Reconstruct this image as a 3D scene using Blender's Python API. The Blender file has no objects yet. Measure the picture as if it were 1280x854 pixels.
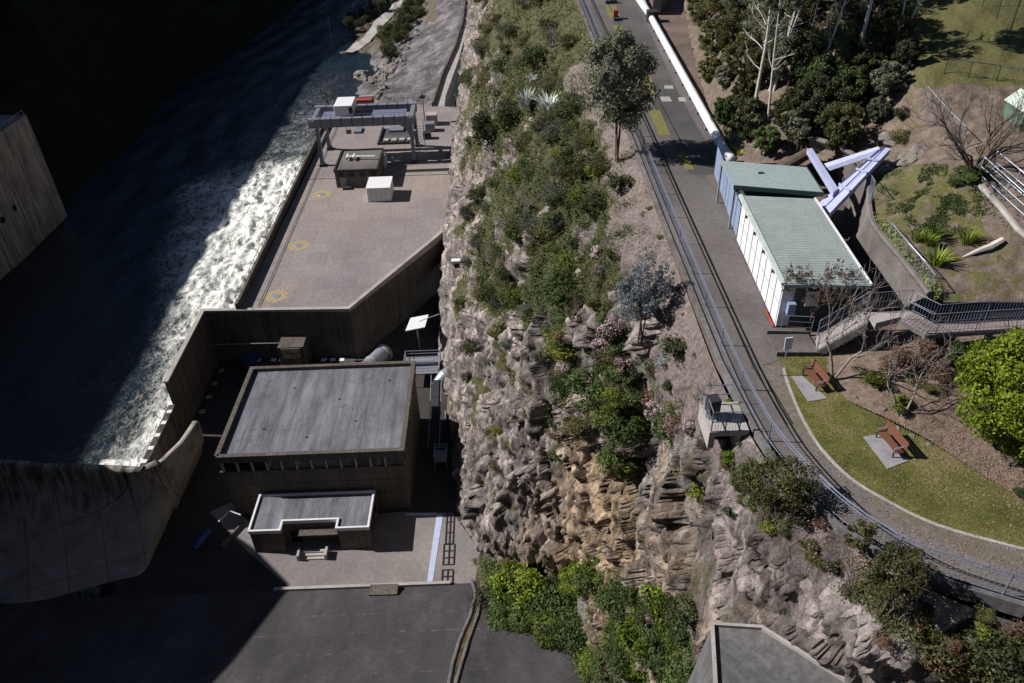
import bpy, bmesh, math, random
import numpy as np
from mathutils import Vector, Matrix, noise
from mathutils.bvhtree import BVHTree
from math import radians as R, sin, cos, pi, tan
random.seed(7); np.random.seed(7)
SC = bpy.context.scene
COL = SC.collection
# ------------------------------------------------------------------ camera
F = 976.0; CX, CY = 640.0, 427.0            # focal length and centre on a 1280 x 854 picture
CAM = np.array([0.0, 0.0, 80.0])
_n = np.array([690-CX, 1767-CY, F]); _n /= np.linalg.norm(_n)
_f = np.array([0, 0, 1.0]); _Y = _f - _n*(_f@_n); _Y /= np.linalg.norm(_Y)
_Z = -_n; _X = np.cross(_Y, _Z)
if _X[0] < 0: _X = -_X
M = np.array([_X, _Y, _Z])
cam = bpy.data.cameras.new("camera"); camo = bpy.data.objects.new("camera", cam); COL.objects.link(camo)
cam.sensor_width = 36; cam.lens = F/1280*36; cam.clip_start = 0.1; cam.clip_end = 5000
c0 = M@np.array([1, 0, 0]); c1 = M@np.array([0, -1, 0]); c2 = M@np.array([0, 0, -1])
camo.matrix_world = Matrix(((c0[0], c1[0], c2[0], CAM[0]), (c0[1], c1[1], c2[1], CAM[1]), (c0[2], c1[2], c2[2], CAM[2]), (0, 0, 0, 1)))
SC.camera = camo
# ------------------------------------------------------------------ light
w = bpy.data.worlds.new("World"); SC.world = w; w.use_nodes = True
nt = w.node_tree; bg = nt.nodes['Background']; sky = nt.nodes.new('ShaderNodeTexSky'); sky.sky_type = 'NISHITA'
EL = R(39.5); AZ = R(6.6)
sky.air_density = .7; sky.dust_density = .2; sky.altitude = 1500; sky.sun_disc = False; sky.sun_elevation = EL; sky.sun_rotation = -(pi/2-AZ)
nt.links.new(sky.outputs[0], bg.inputs[0]); bg.inputs[1].default_value = 0.05
sd = bpy.data.lights.new("sun", 'SUN'); sd.energy = 5.0; sd.angle = R(0.5); sd.color = (1, .95, .88)
so = bpy.data.objects.new("sun", sd); COL.objects.link(so); so.location = (-150, 20, 160)
so.rotation_euler = Vector((cos(EL)*cos(AZ), -cos(EL)*sin(AZ), -sin(EL))).to_track_quat('-Z', 'Y').to_euler()
SC.view_settings.view_transform = 'Standard'; SC.view_settings.look = 'None'
SC.view_settings.exposure = 0.5; SC.view_settings.gamma = 1.0; SC.view_settings.use_curve_mapping = False

# ------------------------------------------------------------------ helpers
def P(px, py, z):
    d = M@np.array([px-CX, py-CY, F]); t = (z-CAM[2])/d[2]
    return CAM+d*t
def P2(px, py, z):
    p = P(px, py, z); return (p[0], p[1])
def ray(px, py):
    d = M@np.array([px-CX, py-CY, F]); return Vector(d/np.linalg.norm(d))
def tag(o, label=None, cat=None, group=None, kind=None):
    if label: o['label'] = label
    if cat: o['category'] = cat
    if group: o['group'] = group
    if kind: o['kind'] = kind
    return o
def thing(name, label, cat, loc=(0, 0, 0), group=None, rz=0):
    o = bpy.data.objects.new(name, None); COL.objects.link(o); o.location = loc; o.rotation_euler = (0, 0, rz)
    o.empty_display_size = .2
    return tag(o, label, cat, group)
def dup(root, loc, rz=None, label=None, scale=None, parent=None):
    c = root.copy(); COL.objects.link(c)
    if parent is not None: c.parent = parent
    if loc is not None: c.location = loc
    if rz is not None: c.rotation_euler = (0, 0, rz)
    if scale is not None: c.scale = (scale, scale, scale)
    if label: c['label'] = label
    for ch in root.children:
        d = ch.copy(); COL.objects.link(d); d.parent = c
        for g in ch.children:
            e = g.copy(); COL.objects.link(e); e.parent = d
    return c
class MB:
    def __init__(s): s.v = []; s.f = []; s.mi = []; s.cur = 0
    def add(s, vs, fs):
        n = len(s.v); s.v += [tuple(v) for v in vs]; s.f += [tuple(i+n for i in f) for f in fs]; s.mi += [s.cur]*len(fs); return s
    def hexa(s, b, t):   # bottom 4 (ccw), top 4
        return s.add(list(b)+list(t), [(3, 2, 1, 0), (4, 5, 6, 7), (0, 1, 5, 4), (1, 2, 6, 5), (2, 3, 7, 6), (3, 0, 4, 7)])
    def box(s, x0, x1, y0, y1, z0, z1):
        return s.hexa([(x0, y0, z0), (x1, y0, z0), (x1, y1, z0), (x0, y1, z0)], [(x0, y0, z1), (x1, y0, z1), (x1, y1, z1), (x0, y1, z1)])
    def obox(s, c, sx, sy, sz, rz=0):
        ca, sa = cos(rz), sin(rz)
        q = [(-sx/2, -sy/2), (sx/2, -sy/2), (sx/2, sy/2), (-sx/2, sy/2)]
        q = [(c[0]+x*ca-y*sa, c[1]+x*sa+y*ca) for x, y in q]
        return s.hexa([(x, y, c[2]) for x, y in q], [(x, y, c[2]+sz) for x, y in q])
    def beam(s, p, q, w, h=None):
        h = h or w; p = Vector(p); q = Vector(q); d = (q-p).normalized()
        up = Vector((0, 0, 1)) if abs(d.z) < .95 else Vector((0, 1, 0))
        a = d.cross(up).normalized()*w/2; b = a.cross(d).normalized()*h/2
        return s.hexa([p-a-b, p+a-b, q+a-b, q-a-b], [p-a+b, p+a+b, q+a+b, q-a+b])
    def tube(s, pts, r, n=8, cap=True):
        pts = [Vector(p) for p in pts]
        rs = r if isinstance(r, (list, tuple)) else [r]*len(pts)
        k = len(pts); vs = []
        ref = Vector((0, 0, 1))
        d0 = (pts[-1]-pts[0]).normalized()
        if abs(d0.z) > .8: ref = Vector((0, 1, 0))
        for i, p in enumerate(pts):
            d = (pts[min(i+1, k-1)]-pts[max(i-1, 0)]).normalized()
            a = d.cross(ref).normalized(); b = a.cross(d)
            for j in range(n):
                t = 2*pi*j/n; vs.append(p+a*cos(t)*rs[i]+b*sin(t)*rs[i])
        fs = [(i*n+j, i*n+(j+1) % n, (i+1)*n+(j+1) % n, (i+1)*n+j) for i in range(k-1) for j in range(n)]
        if cap: fs += [tuple(range(n))[::-1], tuple((k-1)*n+j for j in range(n))]
        return s.add(vs, fs)
    def prism(s, poly, z0, z1):
        n = len(poly); a = sum(poly[i][0]*poly[(i+1) % n][1]-poly[(i+1) % n][0]*poly[i][1] for i in range(n))
        if a < 0: poly = poly[::-1]
        vs = [(p[0], p[1], z0) for p in poly]+[(p[0], p[1], z1) for p in poly]
        fs = [tuple(range(n))[::-1], tuple(range(n, 2*n))]+[(i, (i+1) % n, n+(i+1) % n, n+i) for i in range(n)]
        return s.add(vs, fs)
    def sheet(s, poly, z):
        n = len(poly); a = sum(poly[i][0]*poly[(i+1) % n][1]-poly[(i+1) % n][0]*poly[i][1] for i in range(n))
        if a < 0: poly = poly[::-1]
        return s.add([(p[0], p[1], z) for p in poly], [tuple(range(n))])
    def wallp(s, path, z0, z1, th):  # vertical wall along a plan path, z1 may be list
        pts = [Vector((p[0], p[1])) for p in path]; n = len(pts)
        zt = z1 if isinstance(z1, (list, tuple)) else [z1]*n
        L = []; Rr = []
        for i, p in enumerate(pts):
            ds = []
            if i > 0: ds.append((pts[i]-pts[i-1]).normalized())
            if i < n-1: ds.append((pts[i+1]-pts[i]).normalized())
            d = sum(ds, Vector((0, 0))).normalized(); nn = Vector((-d.y, d.x)); k = nn.dot(Vector((-ds[0].y, ds[0].x)))
            L.append(p+nn*th/2/k); Rr.append(p-nn*th/2/k)
        vs = []
        for i in range(n): vs += [(L[i].x, L[i].y, z0), (Rr[i].x, Rr[i].y, z0), (Rr[i].x, Rr[i].y, zt[i]), (L[i].x, L[i].y, zt[i])]
        fs = [(3, 2, 1, 0), tuple(4*(n-1)+k for k in range(4))]
        for i in range(n-1):
            for k in range(4): fs.append((4*i+k, 4*i+(k+1) % 4, 4*i+4+(k+1) % 4, 4*i+4+k))
        return s.add(vs, fs)
    def build(s, name, mat, parent=None, smooth=False, bevel=0, local=False):
        me = bpy.data.meshes.new(name)
        off = Vector((0, 0, 0)) if (parent is None or local) else world_loc(parent)
        me.from_pydata([(v[0]-off.x, v[1]-off.y, v[2]-off.z) for v in s.v], [], s.f)
        bm = bmesh.new(); bm.from_mesh(me); bmesh.ops.recalc_face_normals(bm, faces=bm.faces)
        bm.to_mesh(me); bm.free()
        mats = mat if isinstance(mat, (list, tuple)) else [mat]
        for m in mats: me.materials.append(m)
        if len(mats) > 1: me.polygons.foreach_set('material_index', s.mi)
        if smooth: me.polygons.foreach_set('use_smooth', [True]*len(me.polygons))
        o = bpy.data.objects.new(name, me); COL.objects.link(o)
        if parent is not None: o.parent = parent
        if bevel:
            b = o.modifiers.new('bevel', 'BEVEL'); b.width = bevel; b.segments = 1; b.limit_method = 'ANGLE'
        return o
def world_loc(o):
    l = Vector(o.location)
    while o.parent is not None: o = o.parent; l = l+Vector(o.location)
    return l
def raw_mesh(name, V, Fc, mat, parent=None, smooth=False):
    me = bpy.data.meshes.new(name); V = np.asarray(V, dtype=np.float32); Fc = np.asarray(Fc, dtype=np.int32)
    k = Fc.shape[1]
    me.vertices.add(len(V)); me.vertices.foreach_set('co', V.ravel())
    me.loops.add(Fc.size); me.loops.foreach_set('vertex_index', Fc.ravel())
    me.polygons.add(len(Fc)); me.polygons.foreach_set('loop_start', np.arange(0, Fc.size, k, dtype=np.int32))
    me.polygons.foreach_set('loop_total', np.full(len(Fc), k, dtype=np.int32))
    if smooth: me.polygons.foreach_set('use_smooth', np.ones(len(Fc), dtype=bool))
    me.update(calc_edges=True); me.validate()
    for m in (mat if isinstance(mat, (list, tuple)) else [mat]): me.materials.append(m)
    o = bpy.data.objects.new(name, me); COL.objects.link(o)
    if parent is not None: o.parent = parent
    return o
def struct(o): o['kind'] = 'structure'; return o

# ------------------------------------------------------------------ materials
MATS = {}
class NT:
    def __init__(s, name):
        s.m = bpy.data.materials.new(name); s.m.use_nodes = True; s.t = s.m.node_tree; s.b = s.t.nodes['Principled BSDF']
        s.tc = s.t.nodes.new('ShaderNodeTexCoord'); s.coord = s.tc.outputs['Object']
    def n(s, typ, **kw):
        x = s.t.nodes.new(typ)
        for k, v in kw.items():
            if k in x.inputs.keys() and not hasattr(x, k): x.inputs[k].default_value = v
            else: setattr(x, k, v)
        return x
    def l(s, a, b): s.t.links.new(a, b)
    def map(s, scale=(1, 1, 1), rot=(0, 0, 0)):
        x = s.n('ShaderNodeMapping'); x.inputs['Scale'].default_value = scale; x.inputs['Rotation'].default_value = rot; s.l(s.coord, x.inputs[0]); return x.outputs[0]
    def noise(s, scale, detail=5, rough=.6, vec=None, dist=0):
        x = s.n('ShaderNodeTexNoise'); x.inputs['Scale'].default_value = scale; x.inputs['Detail'].default_value = detail
        x.inputs['Roughness'].default_value = rough; x.inputs['Distortion'].default_value = dist; s.l(vec or s.coord, x.inputs['Vector']); return x.outputs[0]
    def ramp(s, fac, stops):
        x = s.n('ShaderNodeValToRGB'); e = x.color_ramp.elements
        while len(e) < len(stops): e.new(.5)
        for i, (p, c) in enumerate(stops):
            e[i].position = p; c = c if isinstance(c, (tuple, list)) else (c, c, c); e[i].color = (*c[:3], 1)
        s.l(fac, x.inputs[0]); return x.outputs[0]
    def mix(s, fac, a, b, mode='MIX'):
        x = s.n('ShaderNodeMix'); x.data_type = 'RGBA'; x.blend_type = mode
        for i, v in ((0, fac), (6, a), (7, b)):
            if hasattr(v, 'is_linked') or isinstance(v, bpy.types.NodeSocket): s.l(v, x.inputs[i])
            elif i == 0: x.inputs[0].default_value = v
            else: x.inputs[i].default_value = (*v[:3], 1)
        return x.outputs[2]
    def math(s, op, a, b=0.0):
        x = s.n('ShaderNodeMath'); x.operation = op
        for i, v in ((0, a), (1, b)):
            if isinstance(v, bpy.types.NodeSocket): s.l(v, x.inputs[i])
            else: x.inputs[i].default_value = v
        return x.outputs[0]
    def attr(s, nm):
        x = s.n('ShaderNodeAttribute'); x.attribute_name = nm; return x.outputs['Fac']
    def bump(s, h, st=.5, d=.05):
        x = s.n('ShaderNodeBump'); x.inputs['Strength'].default_value = st; x.inputs['Distance'].default_value = d
        s.l(h, x.inputs['Height']); s.l(x.outputs[0], s.b.inputs['Normal'])
    def fin(s, col, rough=.85, metal=0, spec=.3):
        if isinstance(col, bpy.types.NodeSocket): s.l(col, s.b.inputs['Base Color'])
        else: s.b.inputs['Base Color'].default_value = (*col, 1)
        s.b.inputs['Roughness'].default_value = rough; s.b.inputs['Metallic'].default_value = metal
        s.b.inputs['Specular IOR Level'].default_value = spec
        return s.m
def dirty(name, col, var=.35, scale=.6, rough=.85, metal=0, streak=0, bump=.02, joints=None, jcol=.45, tint=None, spec=.3):
    """weathered surface: blotches, fine grain, run-off streaks, optional slab joints (sx, sy, size)"""
    m = NT(name); c = Vector(col)
    a = m.ramp(m.noise(scale, 6, .65), [(.3, tuple(c*(1-var))), (.55, tuple(c)), (.75, tuple(c*(1+var*.6)))])
    if tint: a = m.mix(m.ramp(m.noise(scale*.35, 4, .6), [(.45, 0), (.65, 1)]), a, tint)
    g = m.ramp(m.noise(scale*14, 3, .7), [(.3, .78), (.7, 1.12)])
    a = m.mix(1.0, a, g, 'MULTIPLY')
    if streak:
        st = m.ramp(m.noise(1.0, 4, .7, m.map((2.2, 2.2, .09))), [(.42, 1-streak), (.6, 1)])
        a = m.mix(1.0, a, st, 'MULTIPLY')
    h = m.noise(scale*10, 5, .7)
    if joints:
        b = m.n('ShaderNodeTexBrick'); b.offset = 0; b.inputs['Scale'].default_value = 1
        b.inputs['Brick Width'].default_value = joints[0]; b.inputs['Row Height'].default_value = joints[1]; b.inputs['Mortar Size'].default_value = joints[2]
        b.inputs['Color1'].default_value = (1, 1, 1, 1); b.inputs['Color2'].default_value = (.9, .88, .92, 1); b.inputs['Mortar'].default_value = (jcol,)*3+(1,)
        m.l(m.coord, b.inputs['Vector']); a = m.mix(1.0, a, b.outputs[0], 'MULTIPLY')
    if bump: m.bump(h, .6, bump)
    return m.fin(a, rough, metal, spec)
def leafmat(name, cols, rough=.6, trans=.25):
    m = NT(name)
    ge = m.n('ShaderNodeNewGeometry'); oi = m.n('ShaderNodeObjectInfo')
    f = m.math('FRACT', m.math('ADD', m.math('MULTIPLY', ge.outputs['Random Per Island'], .55), m.math('MULTIPLY', oi.outputs['Random'], .45)))
    n = len(cols); a = m.ramp(f, [(i/(n-1), c) for i, c in enumerate(cols)])
    v = m.ramp(oi.outputs['Random'], [(0, .7), (1, 1.25)]); a = m.mix(1, a, v, 'MULTIPLY')
    m.fin(a, rough, 0, .25)
    tr = m.n('ShaderNodeBsdfTranslucent'); m.l(a, tr.inputs[0]); mx = m.n('ShaderNodeMixShader'); mx.inputs[0].default_value = trans
    m.l(m.b.outputs[0], mx.inputs[1]); m.l(tr.outputs[0], mx.inputs[2]); m.l(mx.outputs[0], m.t.nodes['Material Output'].inputs[0])
    return m.m
def plain(name, col, rough=.5, metal=0, var=.15, sc=3): return dirty(name, col, var, sc, rough, metal, 0, 0)

K = {}
K['deck'] = dirty('deck_concrete', (.22, .20, .205), .2, .12, .9, joints=(3.3, 4.2, .03), jcol=.72, tint=(.26, .22, .20))
K['yard'] = dirty('yard_concrete', (.21, .19, .185), .3, .15, .9, tint=(.15, .14, .15))
K['wall'] = dirty('old_concrete', (.125, .108, .097), .35, .25, .92, streak=.35, joints=(3, 50, .04), jcol=.7)
K['wallstain'] = dirty('stained_concrete', (.12, .10, .088), .45, .2, .92, streak=.65)
K['block'] = dirty('abutment_concrete', (.17, .165, .17), .4, .35, .92, streak=.3, tint=(.1, .1, .105))
K['pale'] = dirty('pale_concrete', (.33, .31, .30), .25, .5, .9)
K['phwall'] = dirty('station_wall', (.13, .112, .095), .3, .2, .9, streak=.25)
K['roof'] = None
K['asph'] = dirty('asphalt', (.06, .058, .062), .2, .25, .92, tint=(.10, .09, .09))
K['asphp'] = dirty('worn_asphalt', (.105, .094, .094), .3, .3, .92, tint=(.14, .125, .122))
K['apron'] = None
K['metal'] = plain('grey_steel', (.22, .23, .27), .5, .3)
K['galv'] = plain('galvanised_steel', (.33, .36, .42), .45, .5)
K['dark'] = plain('dark_steel', (.03, .032, .035), .6)
K['white'] = plain('white_paint', (.68, .68, .72), .5, 0, .12)
K['lav'] = dirty('lavender_steel', (.38, .41, .60), .12, .8, .45, bump=0)
K['yellow'] = dirty('yellow_paint', (.40, .31, .13), .35, 2.5, .8)
K['red'] = plain('red_paint', (.35, .05, .03), .6)
K['blue'] = plain('blue_paint', (.03, .07, .19), .5)
K['wood'] = dirty('red_brown_timber', (.15, .06, .042), .3, 4, .6)
K['board'] = dirty('walkway_boards', (.23, .19, .19), .3, 3, .85)
K['glass'] = plain('dark_glass', (.012, .014, .018), .15)
K['bark'] = dirty('brown_bark', (.10, .075, .06), .4, 5, .95)
K['barkw'] = dirty('white_bark', (.52, .48, .44), .3, 2.5, .8)
K['barkg'] = dirty('grey_bark', (.24, .21, .2), .35, 5, .9)
K['teal'] = dirty('pale_teal_roof', (.27, .325, .335), .08, .6, .5, bump=0)
K['tealtrim'] = plain('dark_teal_trim', (.04, .07, .065), .5)
K['rib'] = dirty('ribbed_roof', (.29, .335, .335), .15, .8, .5, bump=0)
K['groove'] = plain('roof_pan_painted_shade', (.09, .12, .115), .7)  # rib shading put into the colour of the roof pans
K['bluepan'] = dirty('blue_grey_panel', (.22, .28, .42), .12, 1, .5, bump=0)
K['soil'] = dirty('leaf_litter_soil', (.13, .10, .085), .4, .8, .95, bump=.06, tint=(.17, .12, .105))
K['litter'] = dirty('fallen_leaves', (.175, .13, .105), .5, 4, .95, bump=.05)
K['gravel'] = dirty('gravel', (.17, .145, .135), .45, 5, .95, bump=.05, tint=(.13, .12, .08))
K['moss'] = dirty('moss', (.16, .15, .05), .3, 3, .95)
K['hole'] = plain('dark_opening', (.01, .01, .01), .9)
K['rock'] = dirty('river_boulder', (.2, .18, .165), .4, 1.2, .9, bump=.08)
K['rail'] = plain('railing_steel', (.20, .23, .32), .45, .4)
K['grout'] = dirty('sprayed_concrete', (.17, .155, .15), .35, 1.0, .95, bump=.1, tint=(.11, .10, .095))
def roofmat():
    m = NT('membrane_roof')
    a = m.ramp(m.noise(.8, 7, .72, m.map((1, .16, 1))), [(.34, (.075, .078, .092)), (.5, (.125, .128, .152)), (.62, (.165, .17, .2)), (.75, (.22, .222, .26))])
    a = m.mix(m.ramp(m.noise(.3, 6, .8), [(.56, 0), (.62, .45)]), a, (.07, .068, .075))
    wv = m.n('ShaderNodeTexWave'); wv.bands_direction = 'X'; wv.inputs['Scale'].default_value = .16; m.l(m.coord, wv.inputs[0])
    a = m.mix(1, a, m.ramp(wv.outputs['Fac'], [(0, .72), (.02, 1)]), 'MULTIPLY')
    sp = m.ramp(m.noise(3.2, 2, .5, m.map((1.6, .7, 1))), [(.6, 1), (.68, .5)])
    b = m.n('ShaderNodeTexBrick'); b.offset = 0; b.inputs['Scale'].default_value = 1
    b.inputs['Brick Width'].default_value = .9; b.inputs['Row Height'].default_value = .45; b.inputs['Mortar Size'].default_value = .025
    b.inputs['Color1'].default_value = (1, 1, 1, 1); b.inputs['Color2'].default_value = (.86, .86, .88, 1); b.inputs['Mortar'].default_value = (.7, .7, .7, 1)
    m.l(m.coord, b.inputs['Vector'])
    gate = m.ramp(m.noise(.12, 3, .5), [(.42, 0), (.58, 1)])
    sp2 = m.mix(gate, (1, 1, 1), sp); a = m.mix(1, a, sp2, 'MULTIPLY'); a = m.mix(gate, a, m.mix(1, a, b.outputs[0], 'MULTIPLY'))
    return m.fin(a, .85, 0, .25)
K['roof'] = roofmat()
def apronmat():
    m = NT('spillway_apron')
    a = m.ramp(m.noise(.22, 6, .65, m.map((1, .5, .5))), [(.3, (.028, .027, .03)), (.55, (.054, .05, .054)), (.75, (.085, .078, .084))])
    g = m.ramp(m.noise(6, 3, .7, m.map((.3, 1, 1))), [(.35, .8), (.7, 1.15)]); a = m.mix(1, a, g, 'MULTIPLY')
    # lift lines: pale lime leaks along the horizontal joints
    wv = m.n('ShaderNodeTexWave'); wv.wave_type = 'BANDS'; wv.bands_direction = 'Y'; wv.inputs['Scale'].default_value = .1; wv.inputs['Distortion'].default_value = .12
    m.l(m.coord, wv.inputs[0])
    line = m.math('MULTIPLY', m.ramp(wv.outputs['Fac'], [(.975, 0), (.998, 1)]), m.ramp(m.noise(.09, 2, .5, m.map((.15, 1, 1))), [(.42, .1), (.6, 1)]))
    brk = m.ramp(m.noise(.9, 6, .85, m.map((1, .35, .35))), [(.50, 0), (.66, .8)])
    lk = m.math('MULTIPLY', line, brk)
    spots = m.ramp(m.noise(1.1, 4, .8, m.map((.5, 1.6, 1))), [(.70, 0), (.76, 1)])
    drip = m.ramp(m.noise(1.3, 6, .85, m.map((1, .14, .14), (0, 0, R(24)))), [(.66, 0), (.74, 1)])
    f = m.math('MAXIMUM', m.math('MULTIPLY', lk, .55), m.math('MAXIMUM', m.math('MULTIPLY', spots, .4), m.math('MULTIPLY', drip, .45)))
    a = m.mix(f, a, (.42, .40, .40)); a = m.mix(m.math('MULTIPLY', line, .35), a, (.03, .03, .03))
    m.bump(m.noise(3, 5, .7), .4, .04)
    return m.fin(a, .8, 0, .3)
K['apron'] = apronmat()
def grassmat():
    m = NT('lawn_grass')
    a = m.ramp(m.noise(.45, 7, .75), [(.36, (.07, .078, .022)), (.48, (.115, .118, .036)), (.56, (.155, .14, .055)), (.68, (.20, .16, .095))])
    g = m.ramp(m.noise(22, 3, .8), [(.3, .6), (.7, 1.35)]); a = m.mix(1, a, g, 'MULTIPLY')
    fl = m.ramp(m.noise(7, 2, .5), [(.70, 0), (.74, 1)]); a = m.mix(fl, a, (.3, .22, .15))
    m.bump(m.noise(30, 3, .8), .7, .04)
    return m.fin(a, .95, 0, .1)
K['grass'] = grassmat()
def hillmat():
    m = NT('garden_ground')
    soil = m.ramp(m.noise(1.4, 6, .75), [(.3, (.07, .055, .048)), (.55, (.16, .125, .105)), (.75, (.26, .21, .18))])
    gr = m.ramp(m.noise(7, 5, .85), [(.3, (.05, .052, .022)), (.5, (.10, .10, .04)), (.7, (.17, .15, .075))])
    k = m.math('ADD', m.attr('veg'), m.math('MULTIPLY', m.math('SUBTRACT', m.noise(1.1, 7, .85), .5), 2.8))
    a = m.mix(m.ramp(k, [(.45, 0), (.6, 1)]), soil, gr)
    a = m.mix(1, a, m.ramp(m.noise(16, 3, .8), [(.3, .65), (.7, 1.3)]), 'MULTIPLY')
    m.bump(m.noise(8, 6, .8), .8, .08)
    return m.fin(a, .95, 0, .1)
K['hill'] = hillmat()
def cliffmat():
    m = NT('cliff_rock')
    n1 = m.noise(.22, 8, .72); n2 = m.noise(1.1, 6, .75, m.map((1, 1, .45)))
    rock = m.ramp(n2, [(.28, (.06, .053, .053)), (.40, (.17, .15, .145)), (.54, (.29, .255, .245)), (.74, (.46, .41, .395))])
    och = m.ramp(m.noise(1.3, 5, .7, m.map((1, 1, .3))), [(.35, (.17, .11, .065)), (.52, (.36, .26, .165)), (.72, (.52, .42, .31))])
    fo = m.math('ADD', m.math('MULTIPLY', m.attr('ochre'), 1.0), m.math('SUBTRACT', m.noise(.33, 6, .75), .62))
    a = m.mix(m.ramp(fo, [(.08, 0), (.34, .85)]), rock, och)
    pk = m.ramp(m.noise(.5, 5, .7, m.map((1, 1, .25))), [(.52, 0), (.66, .7)]); a = m.mix(pk, a, (.40, .325, .31))
    wt = m.ramp(m.noise(.8, 6, .8, m.map((1.4, 1.4, .16))), [(.63, 0), (.7, .8)]); a = m.mix(wt, a, (.52, .49, .48))
    nn = m.n('ShaderNodeTexNoise'); nn.inputs['Scale'].default_value = .9; nn.inputs['Detail'].default_value = 4; m.l(m.coord, nn.inputs['Vector'])
    def cells(scl, feat, rot):
        v = m.n('ShaderNodeTexVoronoi'); v.feature = feat; v.inputs['Scale'].default_value = scl
        wp = m.mix(.22, m.map((1, 1, .42), rot), nn.outputs['Color'], 'LINEAR_LIGHT'); m.l(wp, v.inputs['Vector']); return v
    va = cells(.62, 'F1', (.5, .2, .4)); vb = cells(1.9, 'F1', (.3, .9, .1)); ea = cells(.62, 'DISTANCE_TO_EDGE', (.5, .2, .4)); eb = cells(1.9, 'DISTANCE_TO_EDGE', (.3, .9, .1))
    va.distance = 'MANHATTAN'; vb.distance = 'MANHATTAN'
    def bw(x):
        q = m.n('ShaderNodeRGBToBW'); m.l(x, q.inputs[0]); return q.outputs[0]
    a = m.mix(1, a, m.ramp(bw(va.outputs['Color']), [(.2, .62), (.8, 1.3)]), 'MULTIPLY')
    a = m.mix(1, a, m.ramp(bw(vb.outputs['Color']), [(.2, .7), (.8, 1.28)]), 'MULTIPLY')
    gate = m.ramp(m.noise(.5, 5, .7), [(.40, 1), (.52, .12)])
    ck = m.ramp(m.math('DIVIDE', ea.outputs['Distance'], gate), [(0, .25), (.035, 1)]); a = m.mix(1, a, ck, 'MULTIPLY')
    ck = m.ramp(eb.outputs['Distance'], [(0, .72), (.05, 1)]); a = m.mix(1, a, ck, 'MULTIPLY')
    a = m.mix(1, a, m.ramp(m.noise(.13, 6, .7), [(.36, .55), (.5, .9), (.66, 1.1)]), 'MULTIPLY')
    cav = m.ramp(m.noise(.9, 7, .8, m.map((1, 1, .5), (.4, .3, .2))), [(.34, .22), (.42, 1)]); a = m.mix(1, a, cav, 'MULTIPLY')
    moss = m.math('ADD', m.math('MULTIPLY', m.attr('veg'), 1.1), m.math('SUBTRACT', m.noise(.45, 7, .75), .85))
    mc = m.ramp(m.noise(2.2, 6, .85), [(.3, (.025, .028, .012)), (.45, (.06, .066, .028)), (.55, (.105, .10, .05)), (.7, (.22, .19, .165))])
    a = m.mix(m.ramp(moss, [(.05, 0), (.25, 1)]), a, mc)
    sc = m.ramp(m.noise(4, 6, .85), [(.3, (.08, .065, .06)), (.5, (.20, .165, .155)), (.7, (.34, .30, .29))])
    a = m.mix(m.ramp(m.math('ADD', m.attr('scree'), m.math('SUBTRACT', m.noise(.6, 5, .7), .5)), [(.4, 0), (.6, 1)]), a, sc)
    a = m.mix(1, a, m.ramp(m.noise(9, 4, .85), [(.3, .6), (.7, 1.3)]), 'MULTIPLY')
    h = m.math('ADD', m.noise(2.2, 8, .8), m.math('ADD', m.math('MULTIPLY', bw(va.outputs['Color']), .9), m.math('MULTIPLY', bw(vb.outputs['Color']), .5)))
    m.bump(h, 1.0, .22)
    return m.fin(a, .95, 0, .15)
K['cliff'] = cliffmat()
def watermat():
    m = NT('river_water')
    base = m.ramp(m.noise(.12, 4, .6), [(.3, (.003, .008, .016)), (.7, (.010, .019, .022))])
    big = m.ramp(m.noise(.09, 4, .6, m.map((1, .6, 1)), .8), [(.35, .55), (.65, 1.15)])
    fo = m.math('MULTIPLY', m.attr('foam'), big)
    def web(sc, det, w_, dist):
        nz = m.noise(sc, det, .7, m.map((1, .6, 1)), dist); return m.math('MULTIPLY', m.math('ABSOLUTE', m.math('SUBTRACT', nz, .5)), w_)
    k1 = m.ramp(m.math('SUBTRACT', m.math('MULTIPLY', fo, .55), web(.22, 8, 2.6, 1.5)), [(.0, 0), (.28, 1)])
    k2 = m.ramp(m.math('SUBTRACT', m.math('MULTIPLY', fo, .36), web(.7, 7, 2.4, 1.6)), [(.0, 0), (.16, 1)])
    k3 = m.ramp(m.math('SUBTRACT', m.math('MULTIPLY', fo, .2), web(1.8, 5, 2.2, 1.2)), [(.0, 0), (.1, .8)])
    k = m.mix(1, m.mix(1, k1, k2, 'LIGHTEN'), k3, 'LIGHTEN')
    k = m.mix(1, k, m.ramp(m.noise(.33, 8, .8, m.map((1, .5, 1), (0, 0, .3)), 2.2), [(.38, .10), (.53, 1)]), 'MULTIPLY')
    thin = m.mix(m.ramp(fo, [(.3, 0), (1.1, .8)]), base, (.06, .075, .045))
    a = m.mix(k, thin, (.80, .81, .78))
    h = m.math('ADD', m.noise(.9, 7, .75, m.map((1, .6, 1)), .8), m.math('MULTIPLY', k, .15))
    m.bump(h, .6, .3)
    mm = m.fin(a, .2, 0, .3); m.l(m.mix(k, (.12,)*3, (.8,)*3), m.b.inputs['Roughness']); return mm
K['water'] = watermat()
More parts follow.
